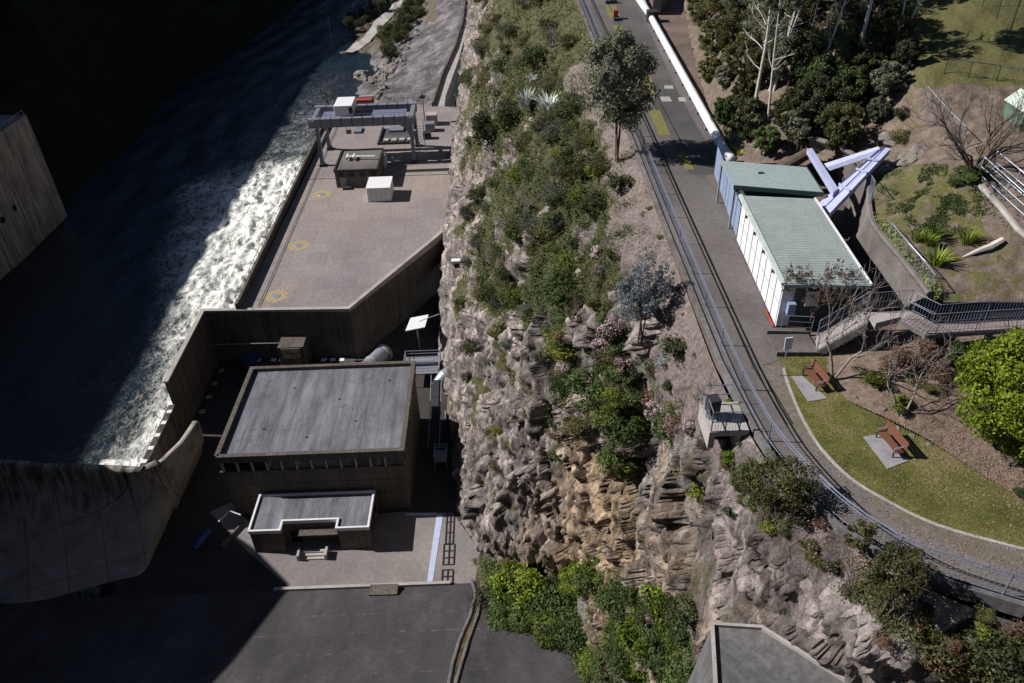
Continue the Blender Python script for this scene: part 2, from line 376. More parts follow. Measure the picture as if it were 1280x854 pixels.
LEAF = {
 'dark': leafmat('leaf_dark', [(.028, .036, .016), (.075, .088, .038), (.14, .15, .07)], .6, .35),
 'green': leafmat('leaf_green', [(.022, .038, .012), (.055, .085, .024), (.10, .14, .04)]),
 'olive': leafmat('leaf_olive', [(.04, .042, .014), (.09, .095, .032), (.155, .15, .06)], .6, .3),
 'lime': leafmat('leaf_lime', [(.05, .07, .012), (.125, .15, .022), (.21, .23, .045)]),
 'grey': leafmat('leaf_grey', [(.035, .045, .03), (.075, .09, .065), (.12, .135, .105)]),
 'silver': leafmat('leaf_silver', [(.07, .085, .09), (.16, .19, .21), (.30, .34, .38)]),
 'dry': leafmat('leaf_dry', [(.05, .045, .025), (.115, .10, .058), (.19, .165, .11)]),
 'russet': leafmat('leaf_russet', [(.06, .032, .022), (.13, .075, .05), (.21, .13, .09)]),
 'pink': leafmat('petal_pink', [(.35, .22, .28), (.55, .42, .48), (.7, .6, .62)]),
 'camphor': leafmat('leaf_camphor', [(.08, .12, .008), (.20, .27, .016), (.34, .41, .03)]),
 'bright': leafmat('leaf_bright', [(.035, .06, .008), (.10, .145, .016), (.19, .245, .03)]),
 'gum': leafmat('leaf_gum', [(.05, .058, .036), (.13, .14, .09), (.22, .23, .16)], .6, .35),
}

# ------------------------------------------------------------------ foliage generators
def leafquads(C, size, rng, outward=None, aspect=.55):
    n = len(C); d = rng.normal(size=(n, 3))
    if outward is not None: d = d*.55+outward*.8
    d /= np.linalg.norm(d, axis=1)[:, None]+1e-9
    a = np.cross(d, rng.normal(size=(n, 3))); a /= np.linalg.norm(a, axis=1)[:, None]+1e-9; b = np.cross(d, a)
    s = size*rng.uniform(.6, 1.3, (n, 1)); a = a*s; b = b*s*aspect
    V = np.stack([C-a, C-b*.9, C+a, C+b*.9], 1).reshape(-1, 3)
    return V, np.arange(4*n).reshape(-1, 4)
def cloud(n, rad, lumps, size, seed, zc=None, lump=.42, flat=.8):
    """lumpy crown: leaves on the shells of many small clumps, clumps spread through an ellipsoid"""
    rng = np.random.default_rng(seed); rad = np.array(rad, float)
    L = rng.normal(size=(lumps, 3)); L /= np.linalg.norm(L, axis=1)[:, None]; L *= rng.uniform(.25, 1.0, (lumps, 1))**.5
    lr = lump*rng.uniform(.55, 1.25, lumps)
    idx = rng.integers(0, lumps, n); o = rng.normal(size=(n, 3)); o /= np.linalg.norm(o, axis=1)[:, None]
    rr = rng.uniform(.35, 1.0, (n, 1))**.6
    C = (L[idx]*(1-lump*.6)+o*lr[idx][:, None]*rr*np.array([1, 1, flat]))*rad
    out = o*.6+L[idx]*.6; C[:, 2] += rad[2] if zc is None else zc
    C[:, 2] = np.where(C[:, 2] < .02, np.abs(C[:, 2])*.3, C[:, 2])
    return leafquads(C, size, rng, out)
def bladetuft(n, r, h, w, seed, lean=.6, seg=3):
    rng = np.random.default_rng(seed); V = []; Fc = []
    for i in range(n):
        a = rng.uniform(0, 2*pi); l = h*rng.uniform(.6, 1.1); le = rng.uniform(.15, lean*1.3); rr = r*rng.uniform(0, .35)
        d = np.array([cos(a), sin(a), 0]); s = np.array([-sin(a), cos(a), 0]); p = d*rr
        ps = [p+d*l*le*(t**1.6)+np.array([0, 0, l*(t-.45*le*t*t)]) for t in np.linspace(0, 1, seg+1)]
        k = len(V)
        for j, q in enumerate(ps):
            ww = w*(1-(j/seg)**2)*.5+.002; V += [q-s*ww, q+s*ww]
        for j in range(seg): Fc.append((k+2*j, k+2*j+1, k+2*j+3, k+2*j+2))
    return np.array(V), np.array(Fc)
def joinV(parts):
    V = []; Fc = []; n = 0
    for v, f in parts: V.append(v); Fc.append(f+n); n += len(v)
    return np.concatenate(V), np.concatenate(Fc)
def branchset(mb, p, d, L, r, depth, rng, spread=.55, kids=3, up=.15, shrink=.72, rmin=.006, ends=None):
    pts = [Vector(p)]; rs = [r]; dd = Vector(d).normalized(); k = 3
    for i in range(k):
        dd = (dd+Vector(rng.normal(size=3))*.13+Vector((0, 0, up*.3))).normalized(); pts.append(pts[-1]+dd*L/k); rs.append(max(rmin, r*(1-.38*(i+1)/k)))
    mb.tube(pts, rs, 6 if r > .03 else 4, cap=False)
    if ends is not None and depth <= 1: ends.append(pts[-1])
    if depth == 0: return
    for j in range(kids):
        a = rng.uniform(0, 2*pi); t = rng.uniform(.45, 1.0) if j else 1.0
        b = pts[0].lerp(pts[-1], t) if t < 1 else pts[-1]
        side = dd.orthogonal(); side.rotate(Matrix.Rotation(a, 4, dd).to_quaternion())
        nd = (dd+side*spread*rng.uniform(.6, 1.5)+Vector((0, 0, up))).normalized()
        branchset(mb, b, nd, L*shrink*rng.uniform(.75, 1.15), rs[-1]*.78, depth-1, rng, spread, kids, up, shrink, rmin, ends)

PROTO = {}
def proto_mesh(key, builder, mat):
    if key not in PROTO:
        V, Fc = builder(); o = raw_mesh(key.split('|')[0], V, Fc, mat); PROTO[key] = o.data; bpy.data.objects.remove(o)
    return PROTO[key]
SHRUBS = {  # kind: leaf material, leaf size (m, for unit radius), density
 'green': ('green', .075, 1500), 'olive': ('olive', .06, 1500), 'dark': ('dark', .07, 1500), 'lime': ('lime', .07, 1300),
 'grey': ('grey', .06, 1300), 'dry': ('dry', .05, 1100), 'russet': ('russet', .06, 1000), 'bright': ('bright', .08, 1500), 'silver': ('silver', .07, 900)}
def shrub(kind, loc, r, label, group, name='shrub', cat='shrub', h=.8):
    lm, ls, n = SHRUBS[kind]; v = random.randrange(3)
    big = r > 1.2
    key = '%s|%s%d%d' % (name, kind, v, big)
    me = proto_mesh(key, lambda: cloud(int(n*(2.0 if big else 1)), (1, 1, .75), 26 if big else 16, ls*(.8 if big else 1.15), v*7+3+len(kind), lump=.4), LEAF[lm])
    o = bpy.data.objects.new(name, me); COL.objects.link(o); o.location = loc; o.scale = (r*random.uniform(.85, 1.15), r*random.uniform(.85, 1.15), r*h*random.uniform(.85, 1.2))
    o.rotation_euler = (random.uniform(-.15, .15), random.uniform(-.15, .15), random.uniform(0, 6.28))
    return tag(o, label, cat, group)
def tree(name, label, loc, H, crown, leaf, bark, seed, group=None, trunks=1, leafn=6000, ls=.13, lumps=40, lump=.3, cz=None, tr=.14, lean=0, cat='tree', branches=True, spreadz=.3):
    rng = np.random.default_rng(seed); t = thing(name, label, cat, loc, group)
    mb = MB(); cr = Vector(crown); czz = cz if cz is not None else H-cr.z; off = Vector((lean, 0, 0))
    for k in range(trunks):
        b = Vector((rng.uniform(-.3, .3), rng.uniform(-.3, .3), 0))*(0 if trunks == 1 else 1)
        tip = Vector((off.x+rng.uniform(-.3, .3)*cr.x, rng.uniform(-.3, .3)*cr.y, H*.86))
        mid = b.lerp(tip, .5)+Vector((rng.uniform(-.25, .25), rng.uniform(-.2, .2), 0))
        r = tr*(1 if trunks == 1 else rng.uniform(.5, .7))
        mb.tube([b, b.lerp(mid, .5), mid, mid.lerp(tip, .5), tip], [r*1.15, r, r*.8, r*.55, r*.25], 8, cap=False)
        if branches:
            for j in range(7):
                s = rng.uniform(spreadz, .92); q = b.lerp(tip, s); a = rng.uniform(0, 6.28)
                branchset(mb, q, (cos(a), sin(a), .6), cr.x*.5, r*.35, 1, rng, .5, 3, .2)
    mb.build('trunk', bark, t, smooth=True, local=True)
    V, Fc = cloud(leafn, tuple(cr), lumps, ls, seed+5, zc=czz, lump=lump); V = V+np.array([off.x, 0, 0])
    raw_mesh('crown', V, Fc, LEAF[leaf] if isinstance(leaf, str) else leaf, t)
    return t
def baretree(name, label, loc, L, r, depth, kids, seed, stems=3, spread=.5, up=.2, bark=None, group=None, buds=None, tilt=.5, shrink=.72):
    rng = np.random.default_rng(seed); t = thing(name, label, 'tree', loc, group); mb = MB(); ends = []
    for k in range(stems):
        a = 2*pi*k/stems+rng.uniform(-.4, .4)
        branchset(mb, (0, 0, -.1), (cos(a)*tilt, sin(a)*tilt, 1), L, r, depth, rng, spread, kids, up, shrink, ends=ends)
    mb.build('trunk', bark or K['barkg'], t, smooth=True, local=True)
    if buds:
        C = np.array([tuple(e) for e in ends]); C = C[rng.random(len(C)) < buds[1]]; C = np.repeat(C, 4, 0)+rng.normal(size=(len(C)*4, 3))*.06
        V, Fc = leafquads(C, buds[2], rng); raw_mesh('leaves', V, Fc, LEAF[buds[0]], t)
    return t

# ------------------------------------------------------------------ terrain patches
def cat_rom(p0, p1, p2, p3, t):
    return .5*((2*p1)+(-p0+p2)*t+(2*p0-5*p1+4*p2-p3)*t*t+(-p0+3*p1-3*p2+p3)*t**3)
def interp(arr, seg):   # arr (n, ...), seg list of subdivisions
    out = []; n = len(arr)
    for i in range(n-1):
        p0 = arr[max(i-1, 0)]; p1 = arr[i]; p2 = arr[i+1]; p3 = arr[min(i+2, n-1)]
        for k in range(seg[i]): out.append(cat_rom(p0, p1, p2, p3, k/seg[i]))
    out.append(arr[-1]); return np.array(out)
def point_in(poly, x, y):
    c = False; n = len(poly); j = n-1
    for i in range(n):
        xi, yi = poly[i]; xj, yj = poly[j]
        if (yi > y) != (yj > y) and x < (xj-xi)*(y-yi)/(yj-yi)+xi: c = not c
        j = i
    return c
def px_patch(ctrl, poly, step, amp=.1, freq=.8, veg=None):
    """ground surface through surveyed points (pixel + height), cut to an outline"""
    A = np.array([(a, b) for a, b, z in ctrl], float)
    inv = np.array([1/np.linalg.norm(P(a, b, z)-CAM)*1.0 for a, b, z in ctrl])
    # 1/planar depth is linear over planes
    inv = np.array([1/((P(a, b, z)-CAM)@(M@np.array([0, 0, 1.0]))) for a, b, z in ctrl])
    D = np.linalg.norm(A[:, None]-A[None], axis=2); n = len(A)
    S = np.zeros((n+3, n+3)); S[:n, :n] = D; S[:n, n] = 1; S[:n, n+1:] = A/1000; S[n, :n] = 1; S[n+1:, :n] = A.T/1000
    W = np.linalg.solve(S, np.concatenate([inv, [0, 0, 0]]))
    xs = [p[0] for p in poly]; ys = [p[1] for p in poly]
    gx = np.arange(min(xs), max(xs)+step, step); gy = np.arange(min(ys), max(ys)+step, step)
    G = np.array([[(x, y) for x in gx] for y in gy]); H, Wd = G.shape[:2]; Gf = G.reshape(-1, 2)
    v = np.linalg.norm(Gf[:, None]-A[None], axis=2)@W[:n]+W[n]+(Gf/1000)@W[n+1:]
    v = np.maximum(v, 1/800)
    dirs = np.c_[Gf[:, 0]-CX, Gf[:, 1]-CY, np.full(len(Gf), F)]@M.T/F
    V = CAM+dirs/v[:, None]
    inside = np.array([point_in(poly, a, b) for a, b in Gf])
    for i in range(len(V)):
        if inside[i]: V[i, 2] += amp*(noise.fractal(Vector(V[i])*freq, .8, 2.1, 5))
    Fc = [(r*Wd+c, (r+1)*Wd+c, (r+1)*Wd+c+1, r*Wd+c+1) for r in range(H-1) for c in range(Wd-1)
          if inside[r*Wd+c] or inside[(r+1)*Wd+c+1] or inside[r*Wd+c+1] or inside[(r+1)*Wd+c]]
    used = sorted({i for f in Fc for i in f}); mp = {u: k for k, u in enumerate(used)}
    Fc = [tuple(mp[i] for i in f) for f in Fc]; V = V[used]; G2 = Gf[used]
    return V, np.array(Fc), G2
def set_attr(o, name, vals):
    a = o.data.attributes.new(name, 'FLOAT', 'POINT'); a.data.foreach_set('value', np.asarray(vals, dtype=np.float32))

# ---- the cliff: fifteen cross sections from far to near, toe to road edge
ROWS = [
[(-11,340,10),(-9,340,17),(-5,340,27),(-1,340,36),(3,340,44),(7,340,51),(9.3,340,57.8)],
[(-12,250,9),(-9.5,250,17),(-5.5,250,27),(-1.5,250,36),(2.5,250,44),(6.5,250,51),(9.3,250,57.8)],
[(-12.5,170,9),(-9.5,170,17),(-5.5,170,27),(-1.5,170,36),(2.5,168,45),(6.5,165,52),(9.3,160,57.8)],
[(-13.2,128,6),(-9.7,128,16),(-5.5,128,27),(-1.5,127,37),(2.5,125,46),(6,122,53),(9.3,120,57.8)],
[(-11.3,100,-2),(-8.5,100,14),(-4.5,100,27),(-1,100,38),(2.5,98,47),(5.5,95,54),(9.3,90,57.8)],
[(-9.5,80,-2),(-7,80,14),(-3.5,80,27),(-0.5,79,38),(2.5,76,47),(5.5,71,54.3),(9.2,66,57.8)],
[(-7.5,69,-1),(-5,69,15),(-2.5,68,27),(0.5,66,38),(3,62,47.5),(5.8,57,54.8),(9.2,52,57.8)],
[(-4,63,0),(-2,62,14),(0,60,27),(2,57,38),(3.8,51,47.5),(6.2,46,55),(9.2,42,57.8)],
[(4.2,57,3),(4.3,54,15),(4.5,50,28),(4.6,46,38),(5.4,41,47),(6.9,37,54.8),(9.2,34,57.8)],
[(7,46,5),(7.2,43,16),(7.4,40,27),(7.4,37,36),(7.5,34,44),(8.0,31,52),(9.2,28,57.8)],
[(8.5,40,9),(8.4,36,21),(8.3,32,31),(8.2,29,39),(8.2,27,46),(8.4,25.4,54),(9.5,23.8,57.85)],
[(9,33,16),(9,30,25),(8.8,28,33),(8.6,25,40),(8.4,22.5,47),(8.9,20.6,54.5),(10.5,19.4,57.85)],
[(10,26,22),(9.8,24,31),(9.5,22,38),(9.5,20,43),(9.8,18.0,49),(11.0,16.2,55),(13.2,15.9,57.85)],
[(12,20,30),(12,18,38),(12,16,44),(12.2,14.9,48),(12.8,14.3,52.5),(14.2,14.2,56),(16.5,13.9,57.85)],
[(22,12,36),(22,10,40),(22,9,44),(22,8.5,48),(22,8.5,51),(22,9.5,54.5),(22,11.6,57.85)],
]
A = np.array(ROWS, float)
A1 = interp(A, [8, 18, 26, 36, 44, 44, 48, 66, 76, 72, 54, 54, 46, 24])
SEGT = [34, 38, 36, 34, 28, 18]
A2 = np.array([interp(r, SEGT) for r in A1]); nr, ncol = A2.shape[:2]
du = np.gradient(A2, axis=0); dv = np.gradient(A2, axis=1); Nn = np.cross(du, dv); Nn /= np.linalg.norm(Nn, axis=2)[:, :, None]+1e-9
if Nn[nr//2, ncol//2, 0] > 0: Nn = -Nn
tv = np.concatenate([np.arange(s)/s+i for i, s in enumerate(SEGT)]+[[6.0]])/6
def fhash(v, k): 
    h = sin(v.x*127.1+v.y*311.7+v.z*74.7+k*19.19)*43758.5453; return h-math.floor(h)
def facet(q, amp, tilt, k):
    c = noise.voronoi(q)[1][0]; o_ = q-c
    return amp*(fhash(c, k)-.5)+tilt*(o_.x*(fhash(c, k+1)-.5)+o_.y*(fhash(c, k+2)-.5)+o_.z*(fhash(c, k+3)-.5))*2
D = np.zeros((nr, ncol)); veg = np.zeros((nr, ncol)); och = np.zeros((nr, ncol)); scr = np.zeros((nr, ncol))
for i in range(nr):
    yy = A2[i, 0, 1]
    for j in range(ncol):
        p = Vector(A2[i, j]); t = tv[j]
        edge = min(1, (1-t)*7)*min(1, t*6+.3)
        n1 = noise.fractal(p*.11, .9, 2.1, 4); n2 = noise.fractal(Vector((p.x, p.y, p.z*.5))*.5, .75, 2.2, 5)
        vo = noise.voronoi(Vector((p.x*.30+n1*.5, p.y*.30+n1*.5, p.z*.17+.13*p.y*.3)))[0]; bl = vo[1]-vo[0]
        v2 = noise.voronoi(Vector((p.x*.9+n2*.3, p.y*.9, p.z*.5+.2*p.x)))[0]; b2 = v2[1]-v2[0]
        near = min(1, max(0, (75-p.y)/25))
        # where plants hold: upper slope, less on the near lower face
        lim = .30+.29*near if p.y > 36 else .88
        vg = (t-lim)*3+.35+noise.fractal(p*.16, .8, 2, 4)*1.7
        veg[i, j] = max(0, min(1, vg)); soft = veg[i, j]
        rockk = 1-.5*soft
        calm = min(1, max(.55, (p.y-14)/26))
        ww = n2*.35
        f1 = facet(Vector((p.x*.26+ww+p.z*.03, p.y*.24+n1*.25+p.z*.06, p.z*.15-p.y*.05+n1*.3)), 1.5, 1.5, 1)
        f2 = facet(Vector((p.x*.62+ww, p.y*.6-p.z*.2+n1*.5, p.z*.34+p.y*.2+n2*.5)), .5, .65, 5)
        f3 = facet(Vector((p.x*1.5, p.y*1.5+p.z*.2+n2, p.z*.8+p.y*.2)), .2, .26, 9)
        D[i, j] = calm*edge*(n1*1.4+n2*.3+rockk*(f1+f2+f3)-.3)
        och[i, j] = .8*max(0, 1-abs(p.y-46-(p.z-20)*-.35)/14)*max(0, min(1, (46-p.z)/10)) if p.y < 70 else .12
        if p.y < 32: och[i, j] = .35*max(0, min(1, (55-p.z)/8))
        scr[i, j] = max(0, min(1, (t-.80+.06*n1)*7)) if 24 < p.y < 78 else max(0, (t-.95)*6)
        veg[i, j] *= 1-.85*min(1, scr[i, j])
        if p.y < 36: veg[i, j] *= .4
V3 = A2+Nn*D[:, :, None]
Fc = np.array([(i*ncol+j, (i+1)*ncol+j, (i+1)*ncol+j+1, i*ncol+j+1) for i in range(nr-1) for j in range(ncol-1)])
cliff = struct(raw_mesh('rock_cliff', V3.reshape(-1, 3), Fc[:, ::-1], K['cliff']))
set_attr(cliff, 'veg', veg.ravel()); set_attr(cliff, 'ochre', och.ravel()); set_attr(cliff, 'scree', scr.ravel())
bvh_cliff = BVHTree.FromPolygons([tuple(v) for v in V3.reshape(-1, 3)], [tuple(f) for f in Fc])
def hit(b, px, py):
    h = b.ray_cast(Vector(CAM), ray(px, py)); return h[0], h[1], h[3]
# ---- river
gx = np.concatenate([np.linspace(-400, -110, 40), np.linspace(-109, -30, 230)]); gy = np.concatenate([np.linspace(20, 60, 12), np.linspace(60.5, 230, 420), np.linspace(232, 700, 120)])
V = []; fo = []
for y in gy:
    for x in gx:
        d = -44-x; f = 0
        if 88 < y < 212:
            wd = np.interp(y, [88, 105, 130, 160, 190, 212], [12, 13, 17, 23, 27, 22])
            f = max(0, min(1.25, 1.9-1.15*d/wd)) if d > -2 else 1
            f *= min(1, (213-y)/22)
            f = max(f, .30*max(0, 1-d/36))
        elif y <= 88: f = .62*max(0, 1-abs(x+57)/13)
        else: f = .26*max(0, 1-abs(x+60)/22)*max(0, 1-(y-205)/110)
        if y < 88 and x > -62: f = max(f, .4)
        if abs(x+59) < 6 and abs(y-86) < 3.5: f = max(f, .75)
        edgef = .38*max(0, 1-abs(d-np.interp(y, [70, 110, 160], [16, 16, 30]))/9) if y < 200 else 0
        f = max(f, edgef)
        z = -5+noise.noise(Vector((x*.16, y*.09, 0)))*.5
        if f > .05 or x > -95: z += f*.9*noise.fractal(Vector((x*.35, y*.22, 3)), .8, 2.1, 4)+.10*noise.noise(Vector((x*.8, y*.5, 1)))
        V.append((x, y, z)); fo.append(f)
nx = len(gx); Fc = [(i*nx+j, i*nx+j+1, (i+1)*nx+j+1, (i+1)*nx+j) for i in range(len(gy)-1) for j in range(nx-1)]
river = struct(raw_mesh('river', V, Fc, K['water'], smooth=True)); set_attr(river, 'foam', fo)
# ---- opposite valley side: steep bush-covered slope, ridge high enough to shade the river
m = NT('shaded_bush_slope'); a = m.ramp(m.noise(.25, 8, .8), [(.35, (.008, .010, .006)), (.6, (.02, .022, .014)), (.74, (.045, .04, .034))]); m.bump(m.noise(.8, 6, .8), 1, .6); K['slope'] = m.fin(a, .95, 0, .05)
hx = np.linspace(-111, -190, 60); hy = np.linspace(-60, 760, 200); V = []
for y in hy:
    for k, x in enumerate(hx):
        t = k/59; z = -7+t*98+noise.fractal(Vector((x*.05, y*.03, 0)), .8, 2.1, 5)*9*min(1, t*6)
        bend = max(0, y-250)*.12+noise.noise(Vector((y*.02, 3, 0)))*7
        z += t*(np.interp(y, [70, 110, 150, 200, 250], [3.5, -3, -11, -9, 3.5])+max(0,y-300)*.05)
        if t > .9: z += 5*noise.noise(Vector((y*.045, 9, 2)))+4*noise.noise(Vector((y*.13, 4, 2)))
        V.append((x+bend, y, z))
V2 = []
for y in hy: pass
n0 = 60
Fc = [(i*n0+j, (i+1)*n0+j, (i+1)*n0+j+1, i*n0+j+1) for i in range(len(hy)-1) for j in range(n0-1)]
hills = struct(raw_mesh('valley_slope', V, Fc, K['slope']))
bvh_h = BVHTree.FromPolygons([tuple(v) for v in V], Fc)
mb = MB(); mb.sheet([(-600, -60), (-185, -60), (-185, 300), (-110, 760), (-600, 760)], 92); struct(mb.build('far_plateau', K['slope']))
# ---- river bank beyond the deck: spillway rock shelf, boulders, road
m = NT('scoured_rock_shelf'); a = m.ramp(m.noise(.16, 8, .75), [(.34, (.03, .028, .032)), (.48, (.085, .078, .085)), (.62, (.19, .175, .185)), (.75, (.32, .30, .31))])
wt = m.ramp(m.noise(.35, 7, .8, m.map((1, .4, 1))), [(.62, 0), (.70, .85)]); a = m.mix(wt, a, (.45, .43, .44))
wet = m.ramp(m.noise(.1, 5, .7), [(.62, 0), (.66, .8)]); a = m.mix(wet, a, (.05, .055, .10))
a = m.mix(m.ramp(m.attr('veg'), [(.4, 0), (.6, 1)]), a, m.ramp(m.noise(.6, 6, .8), [(.3, (.05, .045, .03)), (.6, (.13, .11, .085))]))
m.bump(m.noise(1.2, 6, .8), 1, .3); K['shelf'] = m.fin(a, .85, 0, .3)
ctrl = [(425, 68, -5.2), (462, 72, -5.4), (465, 92, -5.4), (447, 101, -5.4), (455, 130, -4.5), (440, 145, -5.4), (480, 122, 2.5), (520, 125, 4), (535, 140, 4.5), (425, 50, -5.2), (440, 28, -5.4), (472, 0, -5.2), (490, -30, -5),
        (500, 0, -3), (470, 40, -3.6), (560, 0, 8), (553, 60, 6.5), (548, 110, 5.5), (500, 70, .5), (520, 30, 1.5), (540, 90, 4.5), (512, 100, 2.5), (590, -30, 10), (470, 150, -5.5), (545, 160, 8), (490, 105, .5)]
poly = [(424, 70), (430, 45), (445, 25), (470, -5), (495, -40), (620, -40), (600, -10), (585, 35), (572, 75), (557, 120), (545, 160), (440, 160), (440, 120), (448, 95), (462, 92), (463, 70)]
Vb, Fb, Gb = px_patch(ctrl, poly, 1.6, .9, .16)
bank = struct(raw_mesh('river_bank', Vb, Fb[:, ::-1], K['shelf']))
set_attr(bank, 'veg', [1.0 if (a < 470 + (40-b)*.9 + 22 or (b < 28 and a < 545)) and b < 105 else 0.0 for a, b in Gb])
bvh_b = BVHTree.FromPolygons([tuple(v) for v in Vb], [tuple(f) for f in Fb])
def strip_on(bvh, L, Rr, n, dz, mb, fallback=0):
    pr = []
    for S in (L, Rr):
        S = np.array(S, float); t = np.linspace(0, len(S)-1, n); q = np.c_[np.interp(t, range(len(S)), S[:, 0]), np.interp(t, range(len(S)), S[:, 1])]
        row = []
        for a, b in q:
            h = bvh.ray_cast(Vector(CAM), ray(a, b))[0]
            row.append(h)
        last = next((r for r in row if r is not None), Vector((0, 0, 0)))
        for k in range(len(row)):
            if row[k] is None: row[k] = last
            last = row[k]
        pr.append(row)
    vs = [];
    for a, b in zip(*pr): zz = max(a.z, b.z)+dz; vs += [(a.x, a.y, zz), (b.x, b.y, zz)]
    mb.add(vs, [(2*i, 2*i+1, 2*i+3, 2*i+2) for i in range(n-1)])
mb = MB(); strip_on(bvh_b, [(431, 66), (453, 50), (470, 30), (490, 12), (500, -2), (515, -20)], [(441, 69), (462, 54), (478, 34), (497, 15), (506, 1), (522, -17)], 30, .35, mb)
struct(mb.build('boat_ramp', K['pale']))
# ---- turbine deck (z = 10)
ZD = 10.0
deck_poly = [(-44.5, 107.4), (-26.5, 106.9), (-13.3, 129.0), (-11.6, 132), (-10.5, 160), (-10, 200), (-25.4, 205), (-43.4, 205)]
mb = MB(); mb.prism(deck_poly, -8, ZD); struct(mb.build('turbine_deck', K['deck']))
# access road beyond it
mb = MB(); a0 = P2(531, 140, ZD); b0 = P2(552, 140, ZD)
mb.prism([P2(529, 165, ZD-.01), P2(552, 165, ZD-.01), P2(557, 120, ZD), P2(573, 75, ZD), P2(583, 40, ZD), P2(592, 0, ZD), P2(600, -40, ZD), P2(588, -40, ZD), P2(581, 0, ZD), P2(577, 30, ZD), P2(568, 60, ZD), P2(552, 95, ZD), P2(541, 125, ZD)], 2, ZD-.03)
struct(mb.build('access_road', K['pale']))
mb = MB(); mb.wallp([P2(541, 133, ZD), P2(553, 95, ZD), P2(569, 60, ZD), P2(578, 30, ZD), P2(582, 0, ZD), P2(589, -40, ZD)], 3, ZD+.9, .5)
tag(mb.build('kerb_wall', K['wall']), 'long low dark concrete kerb wall beside the narrow access road along the cliff foot', 'wall')
# parapet along the river side of the deck with a rail
t = thing('parapet_wall', 'dark concrete parapet with a thin rail along the river edge of the deck', 'wall', (-44.2, 107.6, ZD))
MB().box(-44.9, -44.45, 107.4, 205, -6, ZD+1.5).build('wall', K['wall'], t)
mb = MB()
mb.box(-44.72, -44.66, 107.4, 205, ZD+2.5, ZD+2.56); mb.build('rail', K['dark'], t)
for k in range(33): MB().box(-44.73, -44.66, 108+k*3, 108.07+k*3, ZD+1.4, ZD+2.53).build('post', K['dark'], t)
mb = MB()   # recessed drain slot a little inboard
mb.box(-41.35, -41.2, 107.5, 200, ZD+.004, ZD+.012)
tag(mb.build('drain_slot', K['hole']), 'thin dark drain slot running the length of the deck beside the parapet', 'drain')
# yellow hatched circles
def hatch(c, r, name, label):
    t = thing(name, label, 'manhole', (c[0], c[1], ZD), 'yellow hatched covers on the deck'); mb = MB(); rr = r
    for k in range(-5, 6):
        o = k*.72
        h = math.sqrt(max(0, rr*rr-o*o))
        if h < .3: continue
        w2 = .2
        # diagonal bars clipped to a circle
        a = R(38); ux, uy = cos(a), sin(a); nx_, ny_ = -uy, ux
        q = [(-h, -w2), (h, -w2), (h*.97, w2), (-h*.97, w2)]
        mb.sheet([(c[0]+u*ux+(o+v)*nx_, c[1]+u*uy+(o+v)*ny_) for u, v in q], ZD+.006)
    mb.build('hatching', K['yellow'], t)
    mb = MB(); mb.prism([(c[0]+.75*cos(s*pi/5), c[1]+.75*sin(s*pi/5)) for s in range(10)], ZD+.008, ZD+.06); mb.build('cover', K['galv'], t, bevel=.02)
for (a, b, lb) in [(345, 370, 'yellow hatched round cover nearest the corner of the deck'), (373, 307, 'yellow hatched round cover halfway along the parapet'), (402, 243, 'yellow hatched round cover in front of the flat roofed block')]:
    hatch(P(a, b, ZD), 2.0, 'hatched_cover', lb)
mb = MB()
for si, (a, b, c, d) in enumerate([(535, 140, 553, 140), (527, 193, 551, 193)]):
    mb = MB()
    y0 = P(a, b, ZD); y1 = P(c, d, ZD)
    for k in range(7): mb.beam((y0[0], y0[1]-.7+k*.32, ZD+.012), (y1[0], y1[1]-.7+k*.32, ZD+.012), .14, .01) if k % 2 == 0 else None
    tag(mb.build('road_stripe', K['yellow']), ['faded yellow stripe band across the access road beyond the crane', 'faded yellow stripe band across the deck beside the near crane leg'][si], 'marking')
pass
# wing wall + yard walls (tops z = 10.9)
t = thing('retaining_wall', 'tall stained concrete retaining wall wrapping the sunken yard below the deck', 'wall', (-38, 107, 0))
mb = MB(); mb.wallp([(-11.7, 131.8), (-13.2, 128.6), (-26.4, 106.4), (-50.6, 107.9), (-50.4, 89.3)], -6, [11.2, 11.2, 10.5, 10.2, 10.2], .55); mb.build('wall', K['wall'], t)
mb = MB(); mb.wallp([(-11.7, 131.8), (-13.2, 128.6), (-26.4, 106.4), (-50.6, 107.9), (-50.4, 89.1)], 10.0, [11.29, 11.29, 10.59, 10.29, 10.29], .7)
mb.build('coping', K['pale'], t)
t = thing('channel_wall', 'lower stained concrete wall with pale square pads stepping down to the river', 'wall', (-50, 80, 0))
mb = MB(); mb.wallp([(-50.5, 88.8), (-50.2, 74.5)], -6, 6.2, .9); mb.build('wall', K['wallstain'], t)
for y in (77, 79.6, 82.2, 84.8, 87.2): MB().obox((-50.35, y, 6.2), .7, .7, .05).build('pad', K['white'], t)
# curved battered mass between yard and river
tops = [(-90, 70.6, 13.5), (-65.3, 71.0, 12.3), (-60, 71.1, 11.4), (-55.2, 71.2, 10.9), (-50, 71.3, 10.2), (-47.6, 71.6, 9.7), (-46.0, 73.2, 9.2), (-45.8, 76.5, 8.0), (-45.7, 80.5, 6.6), (-45.6, 85.4, 5.8)]
bots = [(-90, 52, -3), (-68, 57, -1), (-62, 58.6, 0), (-56, 60.6, 0), (-50.5, 62.4, 0), (-47.6, 63.4, 0), (-47.2, 67.2, 0), (-47.1, 72.5, 0), (-47, 79, 0), (-46.9, 86, 0)]
Tt = interp(np.array(tops, float), [8]*9); Bt = interp(np.array(bots, float), [8]*9); V = []; n = len(Tt)
for a, b in zip(Tt, Bt):
    for k in range(13):
        s = k/12; hs = 1-(1-s)**3.2; q = b*(1-hs)+a*hs; q[2] = b[2]+(a[2]-b[2])*(s**1.0); V.append(q)
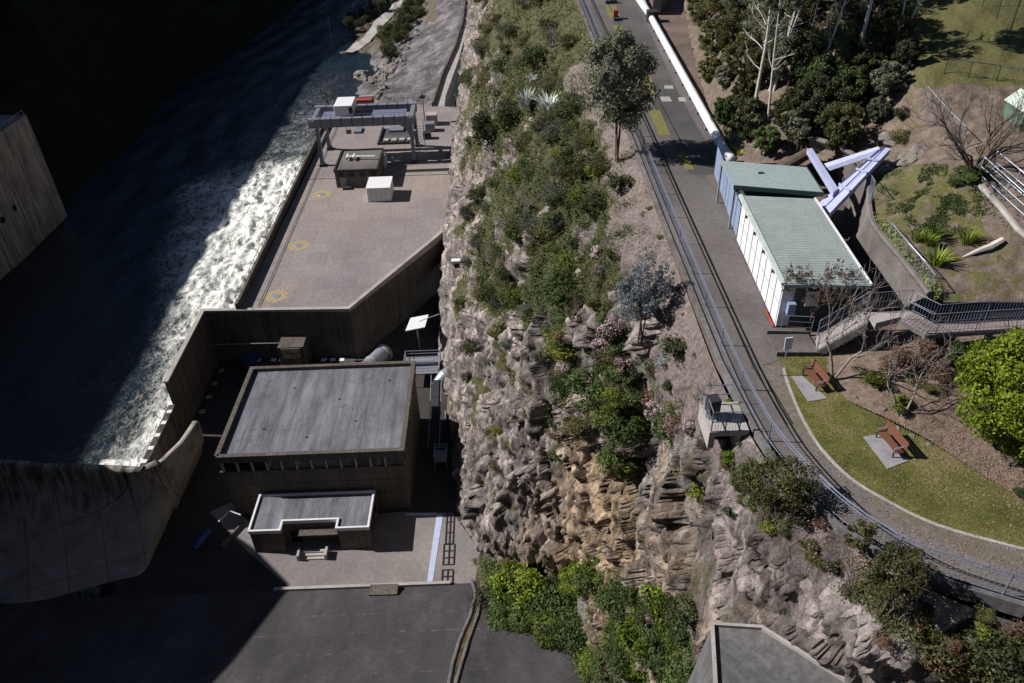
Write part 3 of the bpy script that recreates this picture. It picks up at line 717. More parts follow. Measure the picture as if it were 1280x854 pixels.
back = [(a[0]-(.9 if i > 40 else 0), a[1]+(.9 if i <= 48 else 0), a[2]) for i, a in enumerate(Tt)]; V = list(map(tuple, V)); nb = len(V)
V += back; V += [(b[0], b[1], -6) for b in back]
Fq = [(i*13+k, (i+1)*13+k, (i+1)*13+k+1, i*13+k+1) for i in range(n-1) for k in range(12)]
Fq += [(i*13+12, (i+1)*13+12, nb+i+1, nb+i) for i in range(n-1)]+[(nb+i, nb+i+1, nb+n+i+1, nb+n+i) for i in range(n-1)]
def stripemat():
    m = NT('run_off_stained_concrete'); 
    a = m.ramp(m.noise(.5, 6, .7), [(.3, (.19, .17, .155)), (.7, (.34, .305, .28))])
    st = m.ramp(m.noise(1, 5, .75, m.map((1.6, .22, .22), (0, 0, R(-28)))), [(.42, .25), (.56, 1)])
    gz = m.n('ShaderNodeSeparateXYZ'); m.l(m.coord, gz.inputs[0])
    up = m.ramp(m.math('ADD', m.math('DIVIDE', gz.outputs[2], 10.0), m.math('SUBTRACT', m.noise(.6, 4, .7), .5)), [(.35, 0), (.75, 1)])
    a = m.mix(up, a, m.mix(1, a, st, 'MULTIPLY'))
    b = m.n('ShaderNodeTexBrick'); b.offset = 0; b.inputs['Scale'].default_value = 1; b.inputs['Brick Width'].default_value = 4.5; b.inputs['Row Height'].default_value = 6; b.inputs['Mortar Size'].default_value = .04
    b.inputs['Color1'].default_value = b.inputs['Color2'].default_value = (1, 1, 1, 1); b.inputs['Mortar'].default_value = (.35,)*3+(1,)
    m.l(m.map((1, 1, 1), (0, 0, R(-20))), b.inputs['Vector']); a = m.mix(1, a, b.outputs[0], 'MULTIPLY')
    return m.fin(a, .92, 0, .2)
K['stripe'] = stripemat()
o = raw_mesh('training_wall', V, [f for f in Fq], K['stripe']); tag(o, 'large curved battered concrete wall with dark run off streaks beside the river, lower left', 'wall')
# unseen slab added outside the left edge, shaped to shade yard and apron
t = thing('added_shade_slab', 'unseen concrete slab added beyond the left edge to shade the yard', 'pier', (-74, 55, 0))
vs = []
for y_, z_ in ((75, 26), (71, 31.3), (66, 36), (50, 38.3), (20, 41)): vs += [(-76, y_, -4), (-72, y_, -4), (-72, y_, z_), (-76, y_, z_)]
mb = MB(); mb.add(vs, [(0, 1, 2, 3), (16, 19, 18, 17)]+[(4*i+k, 4*i+4+k, 4*i+4+(k+1) % 4, 4*i+(k+1) % 4) for i in range(4) for k in range(4)]); mb.build('wall', K['wallstain'], t)
# left bank training wall
t = thing('dissipator_wall', 'tall shaded concrete wall with three round drain holes across the river', 'wall', (-110, 150, -5))
mb = MB(); mb.add([(-108.4, 176.3, -8), (-109.5, 146, -8), (-111, 100, -8), (-124, 100, -8), (-124, 176.3, -8), (-108.4, 176.3, 20.6), (-109.5, 146, 20.4), (-111, 100, 20), (-124, 100, 20), (-124, 176.3, 20.6)],
       [(0, 1, 6, 5), (1, 2, 7, 6), (2, 3, 8, 7), (3, 4, 9, 8), (4, 0, 5, 9), (5, 6, 7, 8, 9)]); mb.build('wall', dirty('pale_stained_concrete', (.34, .30, .26), .4, .2, .92, streak=.6), t)
for a, b in ((30, 248), (17, 260), (3, 275)):
    q = PYx = None
    d = M@np.array([a-CX, b-CY, F]); s = (-109.2-CAM[0])/d[0]; q = CAM+d*s
    mb = MB(); mb.tube([(q[0]-.3, q[1], q[2]), (q[0]+.25, q[1], q[2])], .75, 14); mb.build('drain_hole', K['hole'], t)
mb = MB(); mb.tube([(-109.5, 100, 21.7), (-109, 146, 21.7), (-108.8, 176, 21.7)], .05, 5)
for k in range(12): mb.tube([(-109.6+.07*k, 110+k*6, 20.3), (-109.6+.07*k, 110+k*6, 21.7)], .05, 5)
mb.build('railing', K['galv'], t)
# ---- sunken yard
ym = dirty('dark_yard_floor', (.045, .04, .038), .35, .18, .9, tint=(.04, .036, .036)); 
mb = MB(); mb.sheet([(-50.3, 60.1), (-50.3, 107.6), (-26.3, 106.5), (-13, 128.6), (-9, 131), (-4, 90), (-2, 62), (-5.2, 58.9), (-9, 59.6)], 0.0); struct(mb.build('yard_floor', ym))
mb = MB(); mb.sheet([P2(288, 628, 0), P2(317, 660, 0), P2(500, 640, 0), P2(566, 641, 0), P2(600, 690, 0), P2(592, 738, 0), P2(489, 738, 0), P2(360, 733, 0), P2(310, 690, 0), P2(262, 640, 0)], .008); struct(mb.build('forecourt', K['yard']))
mb = MB(); mb.prism([P2(546, 643, 0), P2(554, 643, 0), P2(540, 733, 0), P2(533, 733, 0)], .012, .05); mb.prism([P2(508, 642, 0), P2(546, 642, 0), P2(546, 644.5, 0), P2(508, 644.5, 0)], .012, .05)
tag(mb.build('cable_cover', dirty('pale_blue_strip', (.40, .45, .62), .15, 1.5, .7)), 'long pale blue cable cover strip on the forecourt', 'cable cover')
t = thing('edge_kerb', 'low concrete kerb with a square upstand between forecourt and dark apron', 'kerb', (-18, 60, 0))
MB().box(-30.2, -8.6, 59.75, 60.15, -.4, .45).build('kerb', K['pale'], t)
MB().box(-18.3, -14.9, 58.2, 59.7, -.3, .85).build('upstand', K['wall'], t)
# ---- apron: the foot of the dam, rising toward the camera
prof = [(60.3, -.5), (60, .02), (48, 4.0), (40, 7.2), (32, 12.5), (24, 21), (16, 34), (10, 48), (5, 64), (3.2, 70)]
mb = MB(); xr = {60.3: -4.5, 60: -4.5, 48: 4.5, 40: 8.5, 32: 8.6, 24: 9.2, 16: 10, 10: 20, 5: 26, 3.2: 26}
vs = []
for y, z in prof: vs += [(-64, y, z), (-20, y, z), (xr[y], y, z)]
mb.add(vs, [(3*i+k, 3*i+k+1, 3*i+k+4, 3*i+k+3) for i in range(len(prof)-1) for k in range(2)])
struct(mb.build('spillway_apron', K['apron']))
def apz(y): return float(np.interp(-y, [-p[0] for p in prof], [p[1] for p in prof]))
def on_apron(px, py):
    d = M@np.array([px-CX, py-CY, F]); t = 100.0
    for t in np.linspace(20, 140, 2400):
        q = CAM+d/np.linalg.norm(d)*t
        if q[2] <= apz(q[1]): return Vector(q)
    return Vector(q)
# drainage gutter with wet brown bed
wetm = dirty('wet_brown_silt', (.13, .085, .035), .5, 2, .25, tint=(.03, .03, .02), bump=.05, spec=.5)
gl = [(588, 720), (595, 742), (588, 770), (575, 800), (566, 830), (560, 862)]; gr = [(604, 722), (602, 742), (597, 770), (586, 800), (577, 830), (568, 862)]
L = [on_apron(*p) for p in gl]; Rr = [on_apron(*p) for p in gr]; vs = []
for a, b in zip(L, Rr): vs += [a+Vector((0, 0, .03)), b+Vector((0, 0, .03))]
mb = MB(); mb.add(vs, [(2*i, 2*i+1, 2*i+3, 2*i+2) for i in range(len(gl)-1)]); t = thing('drain_gutter', 'wet brown gutter with rough concrete lips running down the dark apron', 'gutter', tuple(L[0]))
mb.build('bed', wetm, t)
for S in (L, Rr):
    mb = MB(); mb.tube([p+Vector((0, 0, .05)) for p in S], .22, 6); mb.build('lip', K['block'], t)
o = shrub('dry', P(598, 703, 0), 1.0, 'brown dead weeds growing over the head of the wet gutter', None, name='weeds', cat='weeds', h=.3)
def grate(a, b, c, d, lb):
    x0, y0 = P2(a, b, 0); x1, y1 = P2(c, d, 0); t = thing('drain_grate', lb, 'grate', (x0, y0, 0)); mb = MB()
    w_ = x1-x0
    for k in (0, .5, 1): mb.beam((x0+w_*k, y0, .07), (x1-w_*(1-k), y1, .07), .12, .1)
    n = 3
    for k in range(n+1): yy = y0+(y1-y0)*k/n; mb.beam((x0, yy, .07), (x1, yy, .07), .12, .1)
    mb.build('frame', K['dark'], t)
grate(559, 640, 566, 680, 'narrow dark steel grate nearest the cliff foot on the forecourt')
grate(555, 681, 567, 706, 'dark rectangular steel grate in the middle of the row beside the blue strip')
grate(553, 713, 565, 738, 'dark rectangular steel grate at the edge of the dark apron')
# ---- power station
t = thing('power_station', 'large flat roofed concrete power station with a band of windows, in the sunken yard', 'building', (-26, 79, 0))
x0, x1, y0, y1, zr = -38.4, -14.2, 72.2, 91.0, 11.0
MB().box(x0+.35, x1-.35, y0+.35, y1-.35, -.2, zr-1.0).build('wall', K['phwall'], t)
MB().box(x0+.4, x1-.4, y0+.4, y1-.4, zr-1.0, zr-.55).build('roof', K['roof'], t)
mb = MB(); mb.wallp([(x0+.3, y0+.3), (x1-.3, y0+.3), (x1-.3, y1-.3), (x0+.3, y1-.3), (x0+.3, y0+.3)], zr-1.1, zr, .6); mb.build('parapet', K['wall'], t)
mb = MB(); mb.box(x0+.1, x1-.1, y0+.1, y0+.36, zr-2.95, zr-2.75); mb.build('sill', K['wall'], t)
for k in range(12):
    xa = x0+.9+k*(x1-x0-1.4)/12; q = MB().box(xa, xa+1.35, y0+.25, y0+.345, zr-2.7, zr-1.25).build('window', K['glass'], t)
    MB().box(xa-.36, xa-.12, y0+.12, y0+.348, zr-2.75, zr-1.1).build('mullion', K['pale'], t)
for k in range(9):
    ya = y0+1.2+k*2.0; MB().box(x1-.345, x1-.27, ya, ya+1.2, zr-2.9, zr-1.4).build('window', K['glass'], t)
    MB().box(x1-.345, x1-.2, ya+1.35, ya+1.6, zr-2.9, zr-1.1).build('mullion', K['phwall'], t)
mb = MB()
for z in (3.2, 5.6, 7.8): mb.box(x0+.33, x1-.33, y0+.325, y0+.35, z, z+.06)
for k in range(1, 6): mb.box(x0+k*4, x0+k*4+.06, y0+.32, y0+.35, 0, 7.8)
mb.build('joint', K['dark'], t)
for k, (fx, fy) in enumerate(((.2, .3), (.45, .2), (.7, .35), (.85, .8), (.3, .75), (.58, .6))):
    xx, yy = x0+fx*(x1-x0), y0+fy*(y1-y0); mb = MB(); mb.tube([(xx, yy, zr-.56), (xx, yy, zr-.3)], [.12, .1], 8); mb.build('roof_vent', K['metal'], t)
# annexe with notch
t = thing('station_annexe', 'low annexe with white edged flat roof and notched entrance in front of the power station', 'building', (-26, 66, 0))
ax0, ax1, ay0, ay1, az = -33.9, -18.9, 65.9, 71.9, 4.2
nx0, nx1, ny = -30.0, -22.9, 67.4
pl = [(ax0, ay0), (nx0, ay0), (nx0, ny), (nx1, ny), (nx1, ay0), (ax1, ay0), (ax1, ay1), (ax0, ay1)]
mb = MB(); mb.prism([(x*.999-.02, y+.02) for x, y in pl], -.2, az-.45); mb.build('wall', K['phwall'], t)
ins = [(ax0+.2, ay0+.2), (nx0-.2, ay0+.2), (nx0-.2, ny+.2), (nx1+.2, ny+.2), (nx1+.2, ay0+.2), (ax1-.2, ay0+.2), (ax1-.2, ay1-.2), (ax0+.2, ay1-.2)]
mb = MB(); mb.prism(ins, az-.4, az-.22); mb.build('roof', K['roof'], t)
mb = MB(); mb.wallp(pl+[pl[0], ], az-.5, az+.05, .26); mb.build('parapet', dirty('white_parapet', (.62, .62, .66), .15, 2, .7), t)
mb = MB(); mb.box(nx0+1.8, nx1-.1, ny-1.3, ny-.05, 2.5, 2.7); mb.build('canopy', K['wall'], t)
mb = MB(); mb.box(nx0+.6, nx0+1.9, ny-.06, ny-.02, 0, 2.2); mb.build('door', K['glass'], t)
for i in range(3): MB().box(-28.0, -24.8, 64.4+i*.4, 64.8+i*.4, -.1, .2+.2*i).build('step', K['pale'], t)
for xx in (-28.25, -24.75): MB().box(xx, xx+.3, 64.3, 65.7, -.1, .95).build('side_wall', K['pale'], t)
for k in range(3): MB().box(ax1-.03, ax1+.06, 67+1.6*k, 68+1.6*k, 1.4, 2.8).build('window', K['glass'], t)
# raised strip and pads behind the station
t = thing('rear_ledge', 'raised concrete ledge with a row of white square pads behind the power station', 'ledge', (-36, 103, 0))
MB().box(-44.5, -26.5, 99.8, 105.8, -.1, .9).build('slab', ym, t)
for a in (323, 342, 352, 362, 405, 416, 427): 
    q = P(a, 450, .9); MB().obox((q[0], q[1], .9), .9, .8, .08).build('pad', K['white'], t)
for a, b in ((277, 464), (269, 480), (261, 497), (253, 515)):
    q = P(a, b, 0); tag(MB().obox((q[0], q[1], 0.01), .8, .9, .15).build('paving_pad', K['pale']), 'pale square pad on the dark yard floor, %s in its row' % {277: 'farthest', 269: 'second farthest', 261: 'second nearest', 253: 'nearest'}[a], 'pad', 'pale pads in the shadow')
t = thing('gate_shaft', 'concrete shaft with a barred window leaning against the retaining wall', 'shaft', (-36.3, 104.5, 0))
pa = [P(371, 427, 6), P(396, 427, 6), P(398, 446, 3.2), P(374, 446, 3.2)]
MB().box(-38.4, -34.2, 103.4, 106.6, 0, 5.2).build('shaft', K['wall'], t)
MB().box(-37.9, -34.7, 103.32, 103.45, 3.0, 5.0).build('panel', dirty('tan_panel', (.36, .30, .24), .2, 1.5), t)  # panel colour paler than the shaft concrete
mb = MB()
for k in range(3): mb.beam((-37.9+1.6*k, 103.25, 3.0), (-37.9+1.6*k, 103.25, 5.0), .07)
mb.beam((-37.9, 103.25, 4), (-34.7, 103.25, 4), .07); mb.beam((-37.9, 103.25, 5), (-34.7, 103.25, 3), .05); mb.build('bars', K['dark'], t)
mb = MB(); mb.hexa([(-39.2, 99.6, .9), (-34.0, 99.6, .9), (-34.6, 101.8, .9), (-38.2, 101.8, .9)], [(-39.0, 99.8, 1.6), (-34.2, 99.8, 1.6), (-34.8, 101.6, 2.3), (-38.0, 101.6, 2.3)]); mb.build('plinth', dirty('tan_concrete', (.33, .28, .22), .3, 1.2), t)
q = P(315, 454, 0); mb = MB(); mb.tube([(q[0], q[1], 0), (q[0], q[1], 1.6), (q[0], q[1], 1.75)], [1.5, 1.5, .2], 24); tag(mb.build('round_tank', K['blue'], smooth=False), 'small blue round tank standing in shadow by the corner of the power station', 'tank')
mb = MB(); mb.tube([(-50, 105.9, 4.6), (-38.4, 105.6, 4.6)], .08, 6); tag(mb.build('wall_pipe', K['galv']), 'thin pale pipe fixed along the foot of the retaining wall', 'pipe')
# pipe work between station and cliff
def railbox(name, label, cat, x0, x1, y0, y1, z, h=1.1, grp=None):
    t = thing(name, label, cat, ((x0+x1)/2, (y0+y1)/2, 0), grp)
    MB().box(x0, x1, y0, y1, z-.15, z).build('platform', K['metal'], t)
    for x in (x0, x1):
        for y in (y0, y1): MB().box(x-.06, x+.06, y-.06, y+.06, 0, z+h).build('leg', K['galv'], t)
    for zz in (z+h, z+h*.5):
        mb = MB(); mb.wallp([(x0, y0), (x1, y0), (x1, y1), (x0, y1), (x0, y0)], zz-.04, zz+.04, .08); mb.build('rail', K['galv'], t)
    return t
t = thing('penstock_pipe', 'big grey cylindrical pipe section lying behind the power station', 'pipe', (-23, 103, 0))
mb = MB(); mb.tube([(-24.6, 100.2, 1.8), (-21.6, 105.6, 1.8)], 1.35, 24); mb.build('barrel', K['galv'], t, smooth=False)
mb = MB(); mb.tube([(-21.75, 105.3, 1.8), (-21.4, 105.9, 1.8)], 1.55, 24); mb.tube([(-23.4, 102.3, 1.8), (-23.15, 102.75, 1.8)], 1.48, 24); mb.build('flange', K['pale'], t)
MB().box(-25, -21, 101, 104.5, 0, .7).build('cradle', K['wall'], t)
a = railbox('steel_platform', 'small railed steel platform with a blue motor on top, beside the big grey pipe', 'platform', -27.2, -24.2, 98.6, 101.6, 2.4)
q = thing('pump_motor', 'bright blue pump motor on the small railed platform', 'motor', (-25.6, 99.8, 2.4)); mb = MB(); mb.tube([(-25.6, 99.8, 2.4), (-25.6, 99.8, 3.4)], .4, 12); mb.build('body', plain('motor_blue', (.08, .30, .65), .4), q); mb = MB(); mb.tube([(-25.6, 99.8, 3.4), (-25.6, 99.8, 3.65)], [.5, .25], 12); mb.build('cap', plain('motor_blue2', (.12, .4, .75), .4), q)
for x in (-29.6, -28.6): tag(MB().obox((x, 99.4, .9), .8, .9, .5).build('equipment_box', K['white']), 'small pale equipment box on the ledge, %s the blue motor' % ('farther left of' if x < -29 else 'right beside'), 'box', 'pale boxes by the blue motor')
a = railbox('valve_platform', 'wide railed steel platform over a cylinder behind the power station corner', 'platform', -17.6, -11.9, 98.5, 103.2, 2.6)
mb = MB(); mb.tube([(-16.6, 101, 3.1), (-12.8, 101, 3.1)], .5, 12); mb.build('cylinder', K['galv'], a)
t = thing('conical_hopper', 'pale conical steel hopper between the wide railed platform and the concrete fin', 'hopper', (-10.3, 97, 0))
mb = MB(); mb.tube([(-12.6, 95.6, 2.4), (-11.0, 97.0, 2.9), (-10.2, 97.5, 3.0)], [.5, 1.2, 1.3], 20); mb.build('cone', K['galv'], t)
for dx in (-.9, 1.2): MB().box(-10.3+dx-.1, -10.3+dx+.1, 96.6, 96.8, 0, 3.4).build('leg', K['metal'], t)
t = thing('concrete_slab', 'tilted pale concrete slab beside the conical hopper', 'slab', (-10, 104, 0)); MB().box(-12.5, -7.8, 102.5, 108, 0, 1.6).build('slab', K['pale'], t)
t = thing('concrete_fin', 'tall narrow concrete fin wall with a small machine on top at the cliff foot', 'wall', (-8.6, 96, 0))
MB().box(-9.2, -8.4, 83, 103.5, -1, 8.0).build('wall', K['wall'], t)
MB().box(-9.6, -8.2, 101.5, 103.6, 8.0, 8.4).build('cap', K['pale'], t)
MB().box(-9.3, -8.6, 102.2, 103.2, 8.4, 9.6).build('machine', K['metal'], t)
MB().box(-8.3, -5.6, 102.0, 103.6, 9.2, 9.4).build('lid', K['white'], t)
mb = MB(); mb.tube([(-9.0, 102.6, 9.6), (-11.5, 103.5, 10.6), (-15.2, 106.5, 7.3)], .07, 6); mb.build('arm', K['galv'], t)
mb = MB(); mb.hexa([(-17.6, 106.0, 5.7), (-14.4, 106.6, 5.9), (-13.9, 109.4, 6.5), (-16.9, 108.9, 6.3)], [(-17.6, 106.0, 5.85), (-14.4, 106.6, 6.05), (-13.9, 109.4, 6.65), (-16.9, 108.9, 6.45)])
tt = thing('work_platform', 'white tilted work platform hanging in the dark pit behind the station', 'platform', (-15.8, 107.5, 0)); mb.build('board', K['white'], tt)
mb = MB(); mb.tube([(-15.8, 107.5, 0), (-15.8, 107.5, 5.9)], .12, 6); mb.build('post', K['metal'], tt)
t = thing('external_stair', 'long dark steel stair with pale handrails between station and cliff', 'stair', (-11.6, 86, 0))
mb = MB(); mb.hexa([(-12.6, 83, .2), (-11.2, 83, .2), (-11.2, 95, 3.8), (-12.6, 95, 3.8)], [(-12.6, 83, .4), (-11.2, 83, .4), (-11.2, 95, 4.0), (-12.6, 95, 4.0)]); mb.build('flight', K['dark'], t)
for x in (-12.7, -11.1):
    mb = MB(); mb.beam((x, 83, 1.4), (x, 95, 5.0), .09); mb.build('handrail', K['galv'], t)
    for k in range(5): MB().beam((x, 83+3*k, .3+.9*k), (x, 83+3*k, 1.4+.9*k), .06).build('post', K['galv'], t)
railbox('access_frame', 'pale steel ladder frame at the near end of the stair in the dark gap', 'frame', -11.6, -9.9, 79.6, 82, 1.5)
t = thing('lean_gantry', 'blue and white cylindrical vessel lying beside the left corner of the power station', 'vessel', (-39.5, 68, 0))
mb = MB(); mb.tube([(-41.6, 66.0, 1), (-40.6, 69.2, .8)], .38, 14); mb.build('barrel', K['blue'], t)
mb = MB(); mb.tube([(-39.5, 70, 1.5), (-38.2, 71.2, 2.2), (-36.6, 70.6, 2.0)], .09, 6); mb.build('pipe', K['white'], t)
mb = MB(); mb.hexa([(-39.0, 66.8, 0), (-38.3, 66.8, 0), (-36.4, 70.8, 0), (-37.1, 70.8, 0)], [(-38.8, 66.8, .5), (-38.5, 66.8, .5), (-36.6, 70.8, .5), (-36.9, 70.8, .5)]); tag(mb.build('sloping_beam', K['wall']), 'pale sloping concrete beam left of the annexe', 'beam')
# cliff side sign and lamp
# ---- deck objects
t = thing('control_block', 'flat roofed concrete hut with small high windows and white roof pipes on the deck', 'building', (-33, 152, ZD))
bx0, bx1, by0, by1 = -37.1, -26.6, 150.2, 162.0; bz = ZD+4.0
q1 = P(421, 236, ZD); q2 = P(470, 232, ZD)
bx0, bx1, by0 = q1[0], q2[0]+.8, (q1[1]+q2[1])/2; by1 = by0+11
MB().box(bx0, bx1, by0, by1, ZD-.1, bz-.4).build('wall', K['phwall'], t)
MB().box(bx0+.3, bx1-.3, by0+.3, by1-.3, bz-.4, bz-.25).build('roof', K['asphp'], t)
mb = MB(); mb.wallp([(bx0, by0), (bx1, by0), (bx1, by1), (bx0, by1), (bx0, by0)], bz-.5, bz, .35); mb.build('parapet', K['dark'], t)
for k in range(4): MB().box(bx0+.8+k*2.2, bx0+2.0+k*2.2, by0-.2, by0-.17, bz-1.6, bz-.8).build('window', K['glass'], t)
for xx in (bx0+.9, bx1-2.4): MB().box(xx, xx+1.3, by0-.05, by0-.01, ZD, ZD+2.3).build('door', K['metal'], t)
MB().box(bx0+1.4, bx0+3.2, by0-1.3, by0-.2, ZD, ZD+.5).build('step', K['dark'], t)
mb = MB(); mb.tube([(bx0+2, by0+6, bz+.4), (bx1-1, by0+5.6, bz+.4)], .22, 8); mb.tube([(bx0+2, by0+5, bz+.4), (bx0+2, by0+7, bz+.4)], .3, 8); mb.tube([(bx0+3.4, by0+5, bz+.4), (bx0+3.4, by0+7, bz+.4)], .3, 8); mb.build('roof_pipe', K['white'], t)
q = P(460, 253, ZD); q2 = P(489, 253, ZD); t = thing('storage_container', 'plain white box container standing on the deck beside the flat roofed hut', 'container', ((q[0]+q2[0])/2, q[1]+2.6, ZD))
MB().box(q[0], q2[0], q[1], q[1]+5.4, ZD+.05, ZD+3.0).build('body', K['white'], t, bevel=.05)
MB().box(q[0]-.06, q2[0]+.06, q[1]-.06, q[1]+5.46, ZD+3.0, ZD+3.1).build('roof', K['white'], t)
for k in range(1, 5): xx = q[0]+(q2[0]-q[0])*k/5; MB().box(xx-.02, xx+.02, q[1]-.03, q[1], ZD+.1, ZD+2.95).build('panel_joint', K['metal'], t)
MB().box(q[0]+.1, q2[0]-.1, q[1]+.1, q[1]+5.3, ZD, ZD+.06).build('base', K['dark'], t)
MB().box(q2[0], q2[0]+.04, q[1]+1.2, q[1]+3.4, ZD+.1, ZD+2.7).build('door', K['white'], t)
# pit with hatches beyond the hut
t = thing('stoplog_pit', 'dark recessed pit with pale hatch covers under the gantry crane', 'pit', (-28, 183, ZD))
a0 = P(473, 181, ZD); a1 = P(512, 181, ZD); a2 = P(478, 161, ZD)
MB().box(a0[0], a1[0], a0[1], a2[1], ZD+.004, ZD+.02).build('pit_floor', K['asph'], t)
mb = MB(); mb.wallp([(a1[0], a0[1]), (a0[0], a0[1]), (a0[0], a2[1])], ZD, ZD+.5, .4); mb.build('rim', K['dark'], t)
for k in range(4): MB().obox((a0[0]+1.6+k*1.9, a0[1]+2.2, ZD+.02), 1.2, 1.6, .35).build('hatch', K['pale'], t)
MB().obox((a0[0]+3.5, a0[1]+9, ZD+.02), 3.4, 3, .5).build('hatch', K['metal'], t)
q = P(448, 164, ZD); tag(MB().obox((q[0], q[1], ZD), 1.8, 3.4, .5).build('deck_hatch', K['metal']), 'grey steel hatch on the deck beneath the crane beam', 'hatch')
q = P(486, 205, ZD); tt = thing('tool_cabinet', 'pale blue cabinet with a flat bench beside the flat roofed hut', 'cabinet', tuple(q)); MB().obox((q[0]-.9, q[1]-1, ZD), 1.1, 3.5, 2.4).build('body', plain('pale_blue_cab', (.5, .54, .68), .5), tt); MB().obox((q[0]+1.7, q[1]+.4, ZD), 2, 3, 1).build('bench', K['metal'], tt)
mb = MB()
for yb in (158.6, 166.0): mb.box(-43.4, -11, yb, yb+.25, ZD+.004, ZD+.015)
for yb in (160.5,): mb.box(-22, -11, yb, yb+1.5, ZD+.004, ZD+.012)
tag(mb.build('drain_slot', K['hole']), 'dark slots crossing the deck from parapet to cliff near the crane legs', 'drain')
# gantry crane
gL, gR = -41.0, -20.4; gy0, gy1 = 166.0, 175.5; gz = 18.6
t = thing('gantry_crane', 'grey steel gantry crane straddling the deck with a white cab on its beams', 'crane', ((gL+gR)/2, 170, ZD))
for (x, y) in ((gL, gy0), (gL, gy1), (gR, gy0), (gR, gy1)):
    mb = MB(); mb.beam((x, y, ZD+.5), (x, y+(.9 if y == gy0 else -.9), gz), .75, .9); mb.build('leg', K['metal'], t)
    MB().box(x-.5, x+.5, y-.9, y+.9, ZD, ZD+.6).build('bogie', K['dark'], t)
for y in (gy0+.8, gy1-.8): MB().box(gL-1.6, gR+.8, y-.6, y+.6, gz, gz+1.9).build('girder', K['metal'], t)
for x in (gL-.6, gR+.2): MB().box(x-.45, x+.45, gy0-.3, gy1+.3, gz+.1, gz+1.7).build('end_beam', K['metal'], t)
for x in (gL, gR): MB().box(x-.25, x+.25, gy0+.2, gy1-.2, gz-4.2, gz-3.8).build('tie_beam', K['metal'], t)
mb = MB(); mb.add([(gR-.4, gy0+.5, gz), (gR-2.6, gy0+.5, gz), (gR-1.2, gy0+.5, gz-.9), (gR-.4, gy0+.5, gz-2.6), (gR-.4, gy0+1.0, gz), (gR-2.6, gy0+1.0, gz), (gR-1.2, gy0+1.0, gz-.9), (gR-.4, gy0+1.0, gz-2.6)], [(0, 1, 2, 3), (7, 6, 5, 4), (0, 4, 5, 1), (1, 5, 6, 2), (2, 6, 7, 3)]); mb.build('knee_bracket', K['metal'], t)
MB().box(gL+.8, gR-1.2, gy0+2.2, gy1-2.4, gz+1.0, gz+1.15).build('walkway', plain('blue_grey_deck', (.13, .14, .22), .6), t)
c = MB().box(gL+4.2, gL+8.2, gy0+1.6, gy1-2.0, gz+1.95, gz+4.2).build('cab', K['white'], t, bevel=.06)
MB().box(gL+7.4, gL+8.25, gy0+1.5, gy0+1.58, gz+2.4, gz+3.8).build('window', K['glass'], c)
c.children[0].location = (0, 0, 0) if False else c.children[0].location
for y in (gy0-.1, gy1+.1):
    mb = MB(); mb.box(gL-1.6, gR+.8, y-.03, y+.03, gz+2.9, gz+2.96)
    for k in range(12): mb.box(gL-1.5+k*2, gL-1.44+k*2, y-.03, y+.03, gz+1.9, gz+2.95)
    mb.build('handrail', K['galv'], t)
mb = MB(); mb.tube([(gL+6, gy0+4.2, gz+2.2), (gL+6, gy0+5.6, gz+2.2)], .5, 14); mb.build('hoist_drum', K['dark'], t)
for dx in (5.6, 6.4): mb = MB(); mb.tube([(gL+dx, gy0+4.9, gz+1.8), (gL+dx, gy0+4.9, gz-2.6)], .05, 5); mb.build('cable', K['dark'], t)
mb = MB(); mb.obox((gL+6, gy0+4.9, gz-3.3), 1.1, .5, .8); mb.build('hook_block', K['yellow'], t)
for y in (gy0+.8, gy1-.8):
    for k in range(9): MB().box(gL+1+k*2.3, gL+1.12+k*2.3, y-.66, y+.66, gz+.05, gz+1.96).build('stiffener', K['dark'], t)
for dx in (1.2, 2.6): MB().box(gR+dx, gR+dx+.15, gy0+1, gy0+1.15, ZD, gz+1).build('ladder', K['galv'], t)
mb = MB()
for k in range(14): mb.box(gR+1.2, gR+2.7, gy0+1, gy0+1.12, ZD+.6*k, ZD+.6*k+.06)
mb.build('ladder_rungs', K['galv'], t)
q = P(455, 137, ZD); t = thing('hoist_trolley', 'red and dark machine parked behind the crane beam', 'machine', tuple(q)); MB().obox((q[0], q[1], ZD), 5, 5, 2.6).build('body', K['dark'], t); MB().obox((q[0], q[1]-1, ZD+2.6), 5, 2, .5).build('roof', K['red'], t); MB().obox((q[0], q[1]+4, ZD), 4, 5, 1.5).build('tank', K['pale'], t)
def lamp(px, py, z, h, label, grp=None):
    q = P(px, py, z); t = thing('lamp_post', label, 'lamp post', tuple(q), grp); mb = MB(); mb.tube([(q[0], q[1], z), (q[0], q[1], z+h)], [.12, .08], 8); mb.build('pole', K['dark'], t)
    MB().obox((q[0], q[1], z+h), 1.3, 1.0, .5).build('head', K['dark'], t); MB().obox((q[0], q[1], z+h+.5), .2, .2, .9).build('sensor', K['dark'], t)
lamp(531, 152, ZD, 6, 'dark lamp post with a boxy head between the crane and the access road')
t = thing('electrical_cabinet', 'cluster of grey switch cabinets on a railed base right of the crane leg', 'cabinet', (-16.5, 185, ZD))
for k, (dx, dy, s, h) in enumerate([(0, 0, 2.2, 2.0), (.2, 4.5, 2.6, 2.6), (-.4, -5, 1.8, 1.6)]): MB().obox((-18+dx, 185+dy, ZD), s, s, h).build('cabinet_body', [K['metal'], K['pale'], K['dark']][k], t)
t = thing('pylon_mast', 'slender dark lattice mast standing at the edge of the river below the ramp', 'mast', tuple(P(418, 70, -5))); q = P(418, 70, -5)
mb = MB(); mb.tube([(q[0], q[1], -6), (q[0], q[1], 9)], .12, 5)
for k in range(8): mb.beam((q[0]-.5, q[1], -4+k*1.4), (q[0]+.5, q[1], -3.4+k*1.4), .07)
mb.build('mast', K['dark'], t)
